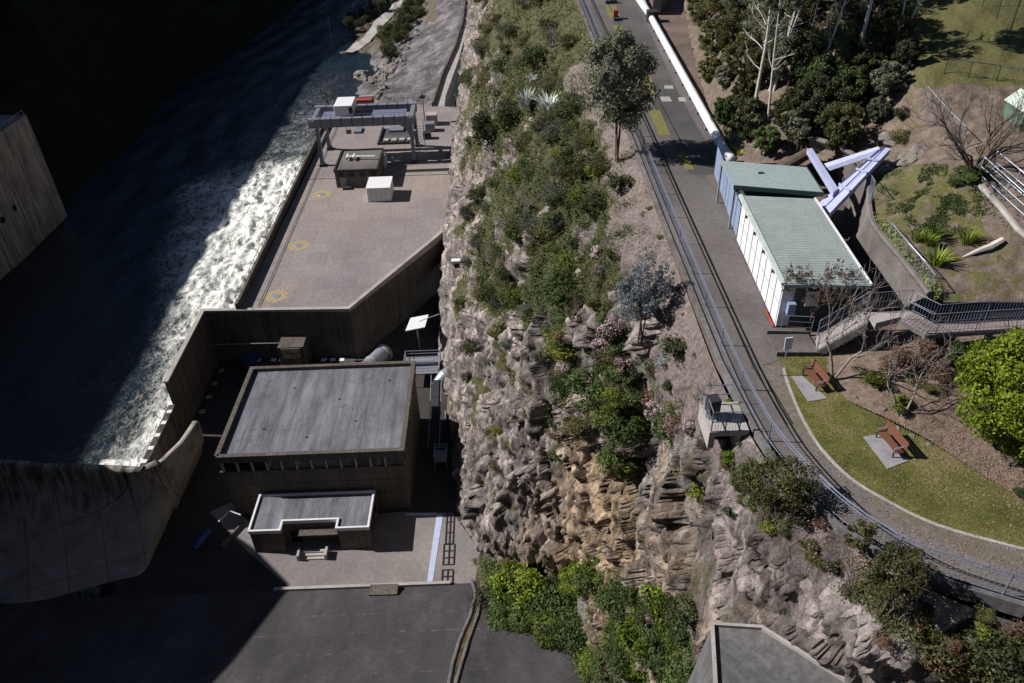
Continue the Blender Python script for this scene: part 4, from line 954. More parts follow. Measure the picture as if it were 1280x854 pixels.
t = thing('marker_post', 'dark post on the near bank beside the pale ramp', 'post', tuple(P(476, 22, -2))); q = P(476, 22, -2); mb = MB(); mb.tube([(q[0], q[1], -3), (q[0], q[1], 1.5)], .15, 6); mb.build('post', K['dark'], t)

# ------------------------------------------------------------------ upper terrace (z = 58)
ZR = 58.0
mb = MB()
edge = [(9.2, 340), (9.2, 160), (9.2, 90), (9.2, 66), (9.2, 42), (9.3, 28), (9.9, 23.9), (11.3, 19.4), (13.4, 17.2), (16.6, 15.1), (22, 12.6), (40, 9)]
mb.prism(edge+[(70, 8), (140, 120), (140, 340)], 57.6, ZR-.012); struct(mb.build('terrace_ground', K['soil']))
road = [(9.6, 330), (9.6, 66), (9.6, 42), (9.65, 28), P2(957, 548, ZR), P2(985, 580, ZR), P2(1020, 618, ZR), P2(1060, 655, ZR), P2(1130, 697, ZR), P2(1200, 725, ZR), P2(1290, 752, ZR), P2(1400, 780, ZR), P2(1400, 735, ZR),
        P2(1290, 712, ZR), P2(1230, 698, ZR), P2(1150, 668, ZR), P2(1085, 634, ZR), P2(1095, 617, ZR), P2(1050, 588, ZR), P2(1004, 553, ZR), P2(975, 510, ZR), P2(952, 457, ZR), P2(973, 450, ZR), P2(966, 425, ZR), (13.0, 30.2), (13.3, 50), (15.1, 52), (16.2, 97), (16.6, 130), (17, 330)]
mb = MB(); mb.sheet(road, ZR); struct(mb.build('road', K['asphp']))
mb = MB(); mb.sheet([(12.45, 330), P2(786, 40, ZR), P2(810, 120, ZR), P2(851, 196, ZR), P2(862, 218, ZR), P2(903, 218, ZR), P2(893, 196, ZR), P2(850, 120, ZR), P2(803, 20, ZR), (16.1, 330)], ZR+.004); struct(mb.build('road_lane', K['asph']))
mb = MB()
def line(a, b, w_, z=ZR+.008, m=None):
    mb = MB(); A_ = P(*a, z); B_ = P(*b, z); mb.beam((A_[0], A_[1], z), (B_[0], B_[1], z), w_, .008); return mb
g = 'dark grooves along the road'
tag(line((742, -30), (866, 205), .07).build('road_seam', K['hole']), 'thin dark seam between the moss patched strip and the dark lane', 'seam')
for k, (xa, xb) in enumerate(((10.85, 10.85), (11.1, 11.1))):
    mb = MB(); mb.box(xa-.03, xa+.03, 27.5, 140, ZR+.004, ZR+.012); mb.add([(xa-.03, 27.5, ZR+.012), (xa+.03, 27.5, ZR+.012), (xa+.35, 23.7, ZR+.012), (xa+.29, 23.7, ZR+.012)], [(0, 1, 2, 3)])
    tag(mb.build('rail_groove', K['hole']), ['narrow dark groove in the road nearest the railing', 'narrow dark groove in the road, second from the railing'][k], 'groove')
t = None
for i, q in enumerate([[(756, 7), (770, 7), (776, 24), (762, 24)], [(765, 32), (777, 32), (782, 48), (770, 48)], [(800, 95), (814, 95), (820, 122), (806, 122)], [(811, 138), (825, 138), (838, 169), (824, 169)], [(846, 189), (858, 189), (868, 212), (856, 212)]]):
    mb = MB(); mb.sheet([P2(a, b, ZR) for a, b in q], ZR+.006)
    tag(mb.build('moss_patch', K['moss']), ['farthest yellowish moss patch at the top of the road', 'short yellow moss patch just above the dark tree crown', 'mossy rectangle partly behind the dark tree', 'largest moss rectangle beside the dark lane', 'moss patch in shade beside the teal roofed shed'][i], 'moss', 'rectangular moss patches along the road')
for i, q in enumerate([[(830, 107), (841, 107), (842, 111), (831, 111)], [(825, 121), (837, 121), (840, 127), (827, 127)], [(847, 122), (856, 122), (858, 127), (849, 127)]]):
    mb = MB(); mb.sheet([P2(a, b, ZR) for a, b in q], ZR+.008)
    tag(mb.build('road_marking', K['pale']), ['small pale painted rectangle on the dark lane, farthest one', 'small pale painted patch at the left edge of the dark lane', 'small pale painted rectangle touching the white pipe'][i], 'road marking', 'pale patches painted on the lane')
mb = MB(); mb.sheet([P2(952, 457, ZR), P2(976, 456, ZR), P2(984, 480, ZR), P2(999, 517, ZR), P2(1018, 551, ZR), P2(1035, 572, ZR), P2(1015, 562, ZR), P2(1003, 550, ZR), P2(986, 528, ZR), P2(973, 505, ZR)], ZR+.005)
mb.sheet([P2(1095, 617, ZR), P2(1170, 655, ZR), P2(1285, 688, ZR), P2(1400, 716, ZR), P2(1400, 738, ZR), P2(1290, 713, ZR), P2(1230, 700, ZR), P2(1150, 668, ZR), P2(1085, 634, ZR)], ZR+.005)
struct(mb.build('gravel_verge', K['gravel']))
curb = [(979, 460), (985, 480), (1000, 517), (1019, 551), (1036, 572), (1062, 597), (1096, 619), (1170, 656), (1285, 688), (1400, 716)]
cw = [P2(a, b, ZR) for a, b in curb]
t = thing('lawn_kerb', 'thin pale concrete kerb curving round the lawn', 'kerb', (cw[3][0], cw[3][1], ZR)); cs = interp(np.array(cw), [4]*9)
MB().wallp([tuple(p) for p in cs], ZR-.05, ZR+.03, .12).build('kerb', K['pale'], t)
lawn = [tuple(p) for p in cs]+[P2(1400, 640, ZR), P2(1300, 640, ZR), P2(1250, 600, ZR), P2(1190, 570, ZR), P2(1150, 540, ZR), P2(1110, 520, ZR), P2(1070, 500, ZR), P2(1040, 470, ZR), P2(1034, 446, ZR), P2(972, 446, ZR)]
mb = MB(); mb.sheet(lawn, ZR+.018); struct(mb.build('lawn', K['grass']))
mb = MB(); mb.sheet([P2(1150, 538, ZR), P2(1190, 568, ZR), P2(1250, 598, ZR), P2(1300, 638, ZR), P2(1420, 640, ZR), P2(1400, 520, ZR), P2(1230, 500, ZR)], ZR+.012); struct(mb.build('leaf_litter', K['litter']))
# hillside, garden, field
ctrl = [(850, -60, 58), (862, 30, 58), (880, 110, 58), (896, 165, 58), (905, 197, 58), (878, 10, 60), (900, 90, 60), (915, 150, 59.5), (925, 196, 58.6), (960, 195, 59.3), (940, 140, 61), (985, 130, 62), (1068, 95, 63.5), (1000, 20, 64.5), (930, -40, 63.5),
        (1005, 190, 59.6), (1060, 175, 61), (1110, 178, 61.6), (1085, 213, 61), (1088, 262, 60.8), (1096, 285, 60.7), (1128, 325, 60.5), (1160, 366, 60.2), (1150, 0, 66), (1285, -10, 66.5), (1160, 100, 64.8), (1285, 108, 64.8), (1400, -40, 67), (1400, 130, 64),
        (1200, 205, 62.8), (1285, 292, 61.8), (1200, 300, 61), (1270, 372, 60.2), (1215, 330, 60.7), (1200, 378, 60.0), (1400, 380, 60), (1285, 200, 63.5), (1150, 250, 61.6), (1420, 250, 63)]
poly = [(846, -90), (860, 30), (879, 108), (896, 165), (903, 199), (1000, 206), (1030, 200), (1052, 190), (1083, 212), (1086, 262), (1094, 285), (1127, 325), (1161, 370), (1190, 378), (1260, 377), (1450, 377), (1450, -90)]
Vh, Fh, Gh = px_patch(ctrl, poly, 3.0, .22, .5)
hill = struct(raw_mesh('hillside', Vh, Fh[:, ::-1], K['hill']))
def vegh(a, b):
    if a > 1140 and b < 108: return 1.15
    if 1085 < a < 1230 and 205 < b < 300: return .62
    if a > 1210 and 205 < b: return .45 if b > 300 else .3
    if b > 300: return .45
    if a < 1150 and b < 170: return .35
    return .15
set_attr(hill, 'veg', [vegh(a, b) for a, b in Gh])
# lower bank behind the stairs
ctrl = [(1028, 446, 58), (1080, 500, 58.2), (1130, 530, 58.3), (1250, 600, 58.1), (1060, 440, 58.3), (1110, 425, 58.8), (1180, 440, 58.9), (1260, 425, 59.2), (1400, 430, 59.5), (1400, 620, 58.3), (1180, 500, 58.5)]
poly = [(1026, 442), (1032, 465), (1060, 500), (1110, 522), (1160, 548), (1210, 580), (1280, 625), (1420, 640), (1420, 400), (1240, 416), (1160, 420), (1120, 405), (1085, 415), (1035, 440)]
Vk, Fk, Gk = px_patch(ctrl, poly, 1.6, .07, 1.2)
lowb = struct(raw_mesh('planted_bank', Vk, Fk[:, ::-1], K['litter']))
allV = [tuple(v) for v in Vh]+[tuple(v) for v in Vk]; nV = len(Vh)
k = len(allV); allV += [(-20, 0, ZR), (150, 0, ZR), (150, 340, ZR), (-20, 340, ZR)]
allF = [tuple(int(i) for i in f) for f in Fh]+[tuple(int(i)+nV for i in f) for f in Fk]+[(k, k+1, k+2, k+3)]
bvh_up = BVHTree.FromPolygons(allV, allF)
def up(px, py):
    h = bvh_up.ray_cast(Vector(CAM), ray(px, py))[0]
    return h if h is not None else Vector(P(px, py, ZR))
# sprayed concrete slope below the garden
t = thing('sprayed_slope', 'sloping grey sprayed concrete bank between the ribbed roof shed and the garden', 'retaining wall', tuple(P(1090, 300, ZR)))
top = [(1010, 172, 60.8), (1050, 185, 61.0), (1083, 211, 61.05), (1087, 262, 60.9), (1095, 285, 60.8), (1128, 325, 60.6), (1162, 368, 60.3)]
bot = [(1022, 215, 58.2), (1042, 222, 58), (1060, 262, 58), (1060, 300, 58), (1068, 320, 58), (1090, 352, 58), (1118, 392, 58)]
Tt = interp(np.array([P(*q) for q in top]), [8]*6); Bt = interp(np.array([P(*q) for q in bot]), [8]*6)
V = []
for a, b in zip(Tt, Bt):
    for k in range(11): q = b+(a-b)*k/10; q = q+np.array([-.12, -.1, .1])*noise.fractal(Vector(q)*.9, .8, 2, 4); V.append(q)
raw_mesh('face', np.array(V)-np.array(t.location), [(i*11+k, (i+1)*11+k, (i+1)*11+k+1, i*11+k+1) for i in range(len(Tt)-1) for k in range(10)], K['grout'], t)
mb = MB(); mb.tube([tuple(p+np.array([0, 0, .03])) for p in Tt], .16, 6); mb.build('lip', K['grout'], t)
# ------------------------------------------------------------------ railing along the cliff edge
def railing(name, label, cat, pts, h, post=2.4, infill=.12, mat=None, midrails=1, closed=False, group=None, r=.028, twin=False):
    mat = mat or K['rail']; pts = [Vector(p) for p in pts]; t = thing(name, label, cat, tuple(pts[0]), group)
    seg = [0]
    for a, b in zip(pts, pts[1:]): seg.append(seg[-1]+(b-a).length)
    tot = seg[-1]
    def at(s):
        for i in range(len(seg)-1):
            if s <= seg[i+1]+1e-6: return pts[i].lerp(pts[i+1], (s-seg[i])/max(1e-6, seg[i+1]-seg[i]))
        return pts[-1]
    n = max(1, int(tot/post))
    for k in range(n+1): p = at(tot*k/n); MB().tube([p, p+Vector((0, 0, h))], r*1.15, 6).build('post', mat, t)
    for z in ([h]+[h*(i)/(midrails+1) if not twin else h-.16 for i in range(1, midrails+1)]+[.12]):
        MB().tube([p+Vector((0, 0, z)) for p in pts], r if z == h else r*.7, 6).build('rail', mat, t)
    if infill:
        mb = MB(); m = int(tot/infill)
        for k in range(m): p = at(tot*(k+.5)/m); mb.beam(p+Vector((0, 0, .12)), p+Vector((0, 0, h-.02)), .010)
        mb.build('infill', mat, t)
    return t
epts = [(9.72, 330, ZR), (9.72, 66, ZR), (9.72, 42, ZR), (9.8, 28, ZR), tuple(P(951, 536, ZR)), tuple(P(975, 572, ZR)), tuple(P(1008, 610, ZR)), tuple(P(1055, 655, ZR)), tuple(P(1125, 700, ZR)), tuple(P(1200, 728, ZR)), tuple(P(1290, 755, ZR)), tuple(P(1400, 782, ZR))]
E1 = interp(np.array(epts[2:], float), [3, 4, 4, 4, 4, 4, 4, 4, 3])
t = railing('edge_railing', 'long blue grey steel railing along the cliff edge of road and path', 'railing', [(9.72, 150, ZR), (9.72, 66, ZR)]+[tuple(p) for p in E1], 1.1, 3.2, .16, twin=True)
mb = MB(); mb.wallp([(9.35, 330), (9.35, 66), (9.35, 42), (9.45, 28)]+[P2(a-6, b+3, ZR) for a, b in [(951, 536), (975, 572), (1008, 610), (1055, 655), (1125, 700), (1200, 728), (1290, 755)]], 57.5, ZR+.08, .2)
tag(mb.build('edge_kerb', K['block']), 'pale concrete kerb under the long railing at the cliff edge', 'kerb')
# lookout box hanging over the edge
lk = [P2(889, 502, ZR), P2(935, 510, ZR), P2(945, 537, ZR), P2(889, 540, ZR)]
xa = P2(886, 537, ZR)[0]; ya = P2(900, 540, ZR)[1]; yb = P2(900, 503, ZR)[1]
LB = 57.1
t = thing('lookout_bay', 'small concrete bay with railings and an instrument jutting over the cliff edge', 'bay', (8.5, (ya+yb)/2, ZR))
MB().box(xa, 9.55, ya, yb, ZR-.25, ZR).build('slab', K['pale'], t)
MB().box(xa, xa+.25, ya, yb, LB, ZR-.25).build('wall', K['pale'], t); MB().box(9.0, 9.25, ya, yb, LB, ZR-.25).build('wall', K['pale'], t); MB().box(xa+.25, 9.0, yb-.3, yb, LB, ZR-.25).build('wall', K['wall'], t)
MB().box(xa+.25, 9.0, ya+.5, ya+.6, LB, ZR-.25).build('opening', K['hole'], t)
for z in (.5, 1.0):
    mb = MB(); mb.tube([(9.2, ya+.06, ZR+z), (xa+.06, ya+.06, ZR+z), (xa+.06, yb-.06, ZR+z), (9.2, yb-.06, ZR+z)], .025, 6); mb.build('rail', K['rail'], t)
for (x, y) in ((xa+.06, ya+.06), (xa+.06, yb-.06), (9.15, ya+.06), (xa+.06, (ya+yb)/2), ((xa+9.2)/2, ya+.06)): MB().tube([(x, y, ZR), (x, y, ZR+1)], .025, 6).build('post', K['rail'], t)
mb = MB()
for k in range(10): xx = xa+.1+k*(9.1-xa)/10; mb.beam((xx, ya+.06, ZR), (xx, ya+.06, ZR+1), .012)
mb.build('infill', K['rail'], t)
tt = thing('instrument_box', 'dark instrument case on a stand inside the small railed bay', 'instrument', (8.2, (ya+yb)/2, ZR)); MB().obox((8.2, (ya+yb)/2, ZR), .3, .3, .3).build('stand', K['metal'], tt); MB().obox((8.2, (ya+yb)/2, ZR+.3), .45, .5, .75, .2).build('case', K['dark'], tt)
# ------------------------------------------------------------------ white pipe
t = thing('surface_pipe', 'thick white painted pipe running beside the dark lane to the teal roofed shed', 'pipe', tuple(P(850, 100, ZR)))
w0 = P(905, 196, ZR); w1 = P(802, 14, ZR)
pts = [(w0[0]+.1, w0[1]-1.5, ZR+.42), (w0[0], w0[1], ZR+.42), (w1[0]+.4, w1[1], ZR+.42), (w1[0]+.6, w1[1]+5, ZR+.42), (w1[0]+2.6, w1[1]+7.5, ZR+.42)]
mb = MB(); mb.tube(pts, .33, 16); o = mb.build('barrel', K['white'], t, smooth=True)
for k in range(12):
    s = (k+.5)/12; x = w0[0]+(w1[0]+.4-w0[0])*s; y = w0[1]+(w1[1]-w0[1])*s
    mb = MB(); mb.box(x-.35, x+.35, y-.2, y+.2, ZR, ZR+.2); mb.build('saddle', K['block'], t)
    if k % 3 == 0: mb = MB(); mb.tube([(x, y-.12, ZR+.42), (x, y+.12, ZR+.42)], .37, 16); mb.build('coupling', K['white'], t)
t = thing('branch_pipe', 'second shorter white pipe ending at a dark block at the top of the road', 'pipe', tuple(P(812, 20, ZR))); w2 = P(811, 22, ZR)
mb = MB(); mb.tube([(w2[0], w2[1]-1, ZR+.42), (w2[0]-.1, w2[1]+9, ZR+.42), (w2[0]+3, w2[1]+14, ZR+.42)], .38, 14); mb.build('barrel', K['white'], t, smooth=True)
mb = MB(); mb.box(w2[0]-.5, w2[0]+.6, w2[1]-2.2, w2[1]-1.0, ZR, ZR+1.1); mb.build('anchor_block', K['dark'], t)
mb = MB(); mb.beam((w2[0]+1.0, w2[1]+1, ZR+1.0), (w2[0]+5.5, w2[1]+12, ZR+1.0), .9, 1.6); tag(mb.build('dark_barrier', K['dark']), 'dark steel barrier slanting away beyond the pipe bend', 'barrier')
t = thing('traffic_marker', 'small orange and black marker block on the road seam near the top', 'marker', tuple(P(771, 25, ZR))); q = P(771, 25, ZR); MB().obox((q[0], q[1], ZR), .7, 1.0, .25).build('base', K['dark'], t); MB().obox((q[0]-.1, q[1]+.5, ZR+.25), .5, .7, .7).build('block', plain('orange_paint', (.30, .09, .06), .6), t)
t = thing('road_marker', 'small black marker on the road seam at the very top', 'marker', tuple(P(764, 4, ZR))); q = P(764, 4, ZR); MB().obox((q[0], q[1], ZR), 1.3, .7, .3).build('base', K['dark'], t); MB().obox((q[0], q[1], ZR+.3), .4, .4, .6).build('knob', K['metal'], t)
# ------------------------------------------------------------------ sheds
t = thing('ribbed_shed', 'long white walled shed with a pale green ribbed roof beside the road', 'shed', (14.7, 35, ZR))
FL = P(979.8, 356, 60.55); FR = P(1088.6, 357, 60.55); BR = P(1018, 249, 60.7); BL = P(925.6, 244.8, 60.7)
wl0 = P(969, 414, ZR); wl1 = P(918, 291, ZR)
inx = .16
b = [(FL[0]+inx, FL[1]+.25), (FR[0]-inx, FR[1]+.25), (BR[0]-inx, BR[1]-.15), (BL[0]+inx, BL[1]-.15)]
mb = MB(); mb.hexa([(x, y, ZR) for x, y in b], [(b[0][0], b[0][1], 60.4), (b[1][0], b[1][1], 60.4), (b[2][0], b[2][1], 60.55), (b[3][0], b[3][1], 60.55)]); mb.build('wall', K['tealtrim'], t)
# roof sheet with real ribs running across
V = []; Fq = []; nrib = 38; n = nrib*4+1
for i in range(n):
    s = i/(n-1); hh = [0, .05, .05, 0][i % 4]; s = ((i//4)+[0, .1, .52, .62][i % 4])/nrib if i < n-1 else 1.0
    L = FL+(BL-FL)*s; Q = FR+(BR-FR)*s
    for q in (L, Q): V.append((q[0], q[1], q[2]+hh+.02))
for i in range(n-1): Fq.append((2*i, 2*i+1, 2*i+3, 2*i+2))
o = raw_mesh('roof', np.array(V)-np.array(t.location), Fq, [K['rib'], K['groove']], t); o.data.polygons.foreach_set('material_index', [1 if i % 4 == 3 else 0 for i in range(len(Fq))])
mb = MB(); mb.hexa([FL-[0, 0, .12], FR-[0, 0, .12], BR-[0, 0, .12], BL-[0, 0, .12]], [FL, FR, BR, BL]); mb.build('roof_deck', K['tealtrim'], t)
mb = MB(); mb.beam(FL+[-.02, 0, .03], BL+[-.02, 0, .03], .2, .16); mb.build('gutter', plain('pale_green_gutter', (.45, .52, .50), .5), t)
mb = MB(); mb.beam(FR+[.02, 0, .05], BR+[.02, 0, .05], .08, .1); mb.build('fascia', K['white'], t)
mb = MB(); mb.beam(FL+[0, -.03, -.05], FR+[0, -.03, -.05], .05, .16); mb.build('front_trim', K['teal'], t)
# white panel doors along the road side: two rows of nine
xw = lambda y: (FL[0]+.13)+(BL[0]+.02-FL[0])*((y-FL[1])/(BL[1]-FL[1]))
ylo, yhi = FL[1]+.3, BL[1]-.2; nd = 9; dw = (yhi-ylo)/nd
for k in range(nd):
    ya_ = ylo+k*dw+.05; yb_ = ylo+(k+1)*dw-.05; x_a, x_b = xw(ya_), xw(yb_)
    for (za, zb) in ((ZR+.08, ZR+1.22), (ZR+1.28, ZR+2.36)):
        mb = MB(); mb.hexa([(x_a-.05, ya_, za), (x_a, ya_, za), (x_b, yb_, za), (x_b-.05, yb_, za)], [(x_a-.05, ya_, zb), (x_a, ya_, zb), (x_b, yb_, zb), (x_b-.05, yb_, zb)]); mb.build('panel', K['white'], t)
mb = MB(); mb.beam((xw(ylo)-.03, ylo, ZR+1.25), (xw(yhi)-.03, yhi, ZR+1.25), .03, .05); mb.build('mid_rail', K['bluepan'], t)
for k in (2, 4, 6, 8):
    yy = ylo+k*dw-.4; mb = MB(); mb.tube([(xw(yy)-.06, yy, ZR+2.2), (xw(yy)-.16, yy, ZR+2.2)], .09, 8); mb.build('wall_lamp', K['dark'], t)
mb = MB(); mb.box(FL[0]+.1, FL[0]+.13, FL[1]+.2, FL[1]+.3, ZR, ZR+2.4); mb.box(FL[0]+.13, FL[0]+.9, FL[1]+.2, FL[1]+.26, ZR+.1, ZR+2.3); mb.build('end_door', K['white'], t)
MB().box(FL[0]+.4, FL[0]+.75, FL[1]-.12, FL[1]+.2, ZR+.9, ZR+1.5).build('meter_box', K['bluepan'], t)
MB().box(FL[0]+1.2, FL[0]+1.8, FL[1]+.0, FL[1]+.2, ZR+1.3, ZR+2.1).build('cabinet', K['white'], t)
mb = MB(); mb.box(FL[0]-.02, FL[0]+.02, FL[1]+.2, FL[1]+1.6, ZR+.01, ZR+.12); mb.build('red_plinth', K['red'], t)
# small shed with a plain teal roof
t = thing('flat_shed', 'small shed with a smooth pale teal roof between the white pipe and the ribbed shed', 'shed', (15.2, 42, ZR))
zt = 60.8; c = [P(917, 232, zt), P(1029, 241, zt), P(1008, 209, zt), P(900, 200.6, zt)]
mb = MB(); mb.hexa([q-[0, 0, .1] for q in c], c); mb.build('roof', K['teal'], t)
mb = MB(); mb.beam(c[0]+[0, -.02, -.1], c[1]+[0, -.02, -.1], .06, .26); mb.build('fascia', K['tealtrim'], t)
mb = MB(); mb.beam(c[1]+[.02, 0, -.08], c[2]+[.02, 0, -.08], .06, .2); mb.build('fascia', K['tealtrim'], t)
mb = MB(); cc = [(c[0][0]+.9, c[0][1]+.25), (c[1][0]-.2, c[1][1]+.25), (c[2][0]-.2, c[2][1]-.2), (c[3][0]+.9, c[3][1]-.2)]; mb.prism(cc, ZR, zt-.12); mb.build('wall', K['tealtrim'], t)
for q in (c[0], c[3]): MB().box(q[0]+.1, q[0]+.2, q[1]-.05 if q is c[3] else q[1]+.1, q[1]+.05 if q is c[3] else q[1]+.2, ZR, zt-.1).build('post', K['teal'], t)
q = P(951, 217, zt); MB().obox((q[0], q[1], zt), .3, .12, .08).build('vent', K['dark'], t)
t = thing('blue_screen', 'row of blue grey steel panels screening the gap beside the small shed', 'screen', tuple(P(905, 250, ZR)))
s0 = P(921, 297, ZR); s1 = P(893, 217, ZR); sx = lambda s: s0+(s1-s0)*s
for k in range(5):
    a = sx(k/5+.004); b_ = sx((k+1)/5-.004); mb = MB(); mb.beam((a[0], a[1], ZR+.95), (b_[0], b_[1], ZR+.95), .06, 1.85); mb.build('panel', K['bluepan'], t)
for k in range(6): a = sx(k/5); MB().box(a[0]+.04, a[0]+.1, a[1]-.04, a[1]+.04, ZR, ZR+2).build('post', K['rail'], t)
# white equipment inside the gap
tt = thing('frame_rack', 'pale green steel frame standing between the blue screen and the small shed', 'frame', (14.6, 42.5, ZR))
for (x, y) in ((14.0, 41.6), (14.0, 44.4), (14.5, 41.6), (14.5, 44.4)): MB().box(x-.04, x+.04, y-.04, y+.04, ZR, ZR+2.2).build('upright', K['teal'], tt)
for z in (.9, 1.6, 2.2): MB().box(13.96, 14.54, 41.56, 44.44, ZR+z-.04, ZR+z).build('shelf', K['teal'], tt)
# ------------------------------------------------------------------ lavender boom
t = thing('steel_boom', 'lavender painted steel boom of box girders tapering to a point behind the sheds', 'boom', tuple(P(1040, 265, ZR)))
def gird(name, a, b, w_, h_, mat='lav'):
    A_ = P(*a); B_ = P(*b); mb = MB(); mb.beam(A_, B_, w_, h_); return mb.build(name, K[mat], t)
tipz = 62.6
a0 = P(1022, 252, 60.1); a1 = P(1037, 268, 60.1); tp = P(1112, 184, tipz); 
def slabgird(pa, pb, pc, pd, th, nm):
    q = [P(*pa), P(*pb), P(*pc), P(*pd)]; mb = MB(); mb.hexa([v-[0, 0, th] for v in q], q); return mb.build(nm, K['lav'], t)
slabgird((1021, 256, 60.2), (1027, 262, 60.2), (1106, 184, tipz), (1100, 185, tipz), .35, 'girder')
slabgird((1028, 263, 60.25), (1034, 270, 60.25), (1113, 186, tipz), (1107, 185, tipz), .35, 'girder')
slabgird((1020.5, 256.5, 59.9), (1035, 271, 59.9), (1114, 187, tipz-.3), (1100, 186, tipz-.3), .12, 'bottom_plate')
slabgird((1029, 205, 60.6), (1031.5, 210, 60.6), (1100, 186, tipz-.02), (1098, 183, tipz-.02), .3, 'strut')
slabgird((1009, 186, 60.9), (1015, 185, 60.9), (1048, 236, 61.0), (1042, 240, 61.0), .3, 'strut')
for s in (.35, .62, .8):
    A_ = P(1021, 256, 60.2)*(1-s)+P(1100, 185, tipz)*s; B_ = P(1034, 270, 60.25)*(1-s)+P(1113, 186, tipz)*s; mb = MB(); mb.beam(A_+[0, 0, .06], B_+[0, 0, .06], .08, .1); mb.build('cross_plate', K['lav'], t)
for (a, b, z) in ((1028, 262, 60.0), (1045, 238, 60.9)):
    q = P(a, b, z); mb = MB(); mb.box(q[0]-.2, q[0]+.2, q[1]-.2, q[1]+.2, ZR, q[2]-.2); mb.build('pedestal', K['block'], t)
q = P(1012, 187, 60.6); mb = MB(); mb.tube([(q[0], q[1], q[2]-.2), (q[0]-3.0, q[1]-.8, ZR+1.0)], [.35, .45], 12); tag(mb.build('bare_pipe', K['bark']), 'brown rusty pipe lying behind the teal roof at the foot of the boom', 'pipe')
t2 = thing('concrete_buttress', 'pale slanting concrete buttress under the boom beside the ribbed roof', 'buttress', tuple(P(1050, 285, ZR)))
q = [P(1046, 290, 58.0), P(1052, 289, 58.0), P(1062, 262, 59.6), P(1056, 258, 59.6)]; mb = MB(); mb.hexa([v-[0, 0, .5] for v in q], q); mb.build('block', K['pale'], t2)
# ------------------------------------------------------------------ stairs and walkway
S0 = P(1020, 432, 58.1); S1 = P(1083, 397, 60.0)
t = thing('garden_stairs', 'concrete stairs with thin railings climbing from the road to the garden walkway', 'stairs', tuple(S0))
dv_ = Vector((S1[0]-S0[0], S1[1]-S0[1], 0)); L_ = dv_.length; d_ = dv_.normalized(); nn_ = Vector((-d_.y, d_.x, 0)); wd = .62
nst = 12
for k in range(nst):
    a = Vector((S0[0], S0[1], 0))+d_*(L_*k/nst); b_ = a+d_*(L_/nst+.03); z = 58.1+(60.0-58.1)*(k+1)/nst
    mb = MB(); mb.hexa([a-nn_*wd+Vector((0, 0, z-.45)), b_-nn_*wd+Vector((0, 0, z-.45)), b_+nn_*wd+Vector((0, 0, z-.45)), a+nn_*wd+Vector((0, 0, z-.45))], [a-nn_*wd+Vector((0, 0, z)), b_-nn_*wd+Vector((0, 0, z)), b_+nn_*wd+Vector((0, 0, z)), a+nn_*wd+Vector((0, 0, z))]); mb.build('step', K['pale'], t)
for s in (-1, 1):
    a = Vector(S0)+nn_*wd*s; b_ = Vector(S1)+nn_*wd*s
    mb = MB(); mb.beam(a+Vector((0, 0, -.1)), b_+Vector((0, 0, -.05)), .12, .3); mb.build('stringer', K['block'], t)
    railing('stair_railing', ['dark thin picket railing on the lawn side of the concrete stairs', 'pale thin picket railing on the shed side of the concrete stairs'][(s+1)//2], 'railing', [a, b_], 1.0, 1.2, .14, [K['metal'], K['rail']][(s+1)//2], r=.022)
LA = [P(1078, 391, 60.0), P(1095, 404, 60.0), P(1126, 396, 60.0), P(1160, 413, 60.05), P(1170, 404, 60.05), P(1137, 388, 60.0)]
mb = MB(); mb.prism([(p[0], p[1]) for p in LA], 59.7, 60.0); tag(mb.build('stair_landing', K['pale']), 'concrete landing with a bend at the top of the stairs', 'landing')
W0 = [P(1126, 399, 60.03), P(1158, 417, 60.03), P(1240, 412, 60.1), P(1420, 402, 60.3)]
W1 = [P(1140, 391, 60.03), P(1168, 405, 60.03), P(1240, 400, 60.1), P(1420, 390, 60.3)]
t = thing('timber_walkway', 'raised boardwalk of pinkish grey planks leading right from the stair landing', 'walkway', tuple(W0[1]))
mb = MB()
for i in range(3):
    a0, a1, b0, b1 = [Vector(v) for v in (W0[i], W0[i+1], W1[i], W1[i+1])]; nb = max(4, int((a1-a0).length/.17))
    for k in range(nb):
        s0_, s1_ = (k+.06)/nb, (k+.94)/nb; q = [a0.lerp(a1, s0_), a0.lerp(a1, s1_), b0.lerp(b1, s1_), b0.lerp(b1, s0_)]
        mb.hexa([v-Vector((0, 0, .05)) for v in q], q)
mb.build('boards', K['board'], t); o = t.children[0] if t.children else None
for Wk in (W0, W1): mb = MB(); [mb.beam(Vector(a)+Vector((0, 0, -.14)), Vector(b)+Vector((0, 0, -.14)), .12, .18) for a, b in zip(Wk, Wk[1:])]; mb.build('bearer', K['block'], t)
for a in W0[1:] + W1[1:]: MB().box(a[0]-.08, a[0]+.08, a[1]-.08, a[1]+.08, 58, a[2]-.2).build('pier', K['block'], t)
railing('walkway_railing', 'near side picket railing of the raised boardwalk', 'railing', W0, 1.0, 1.5, .13, K['metal'], r=.015)
railing('walkway_railing', 'far side pale picket railing of the raised boardwalk by the spiky plants', 'railing', W1, 1.0, 1.5, .13, K['rail'], r=.016)
railing('landing_railing', 'short dark railing behind the landing near the ribbed shed', 'railing', [P(1083, 390, 60), P(1135, 386, 60)], 1.0, 1.2, .14, K['metal'], r=.015)
t = thing('entry_slab', 'low concrete slab with dark edges at the foot of the stairs by the road', 'slab', tuple(P(985, 432, ZR)))
sp = [P2(958, 420, ZR), P2(1010, 420, ZR), P2(1024, 444, ZR), P2(971, 444, ZR)]
mb = MB(); mb.prism(sp, ZR-.02, ZR+.1); mb.build('slab', K['asphp'], t)
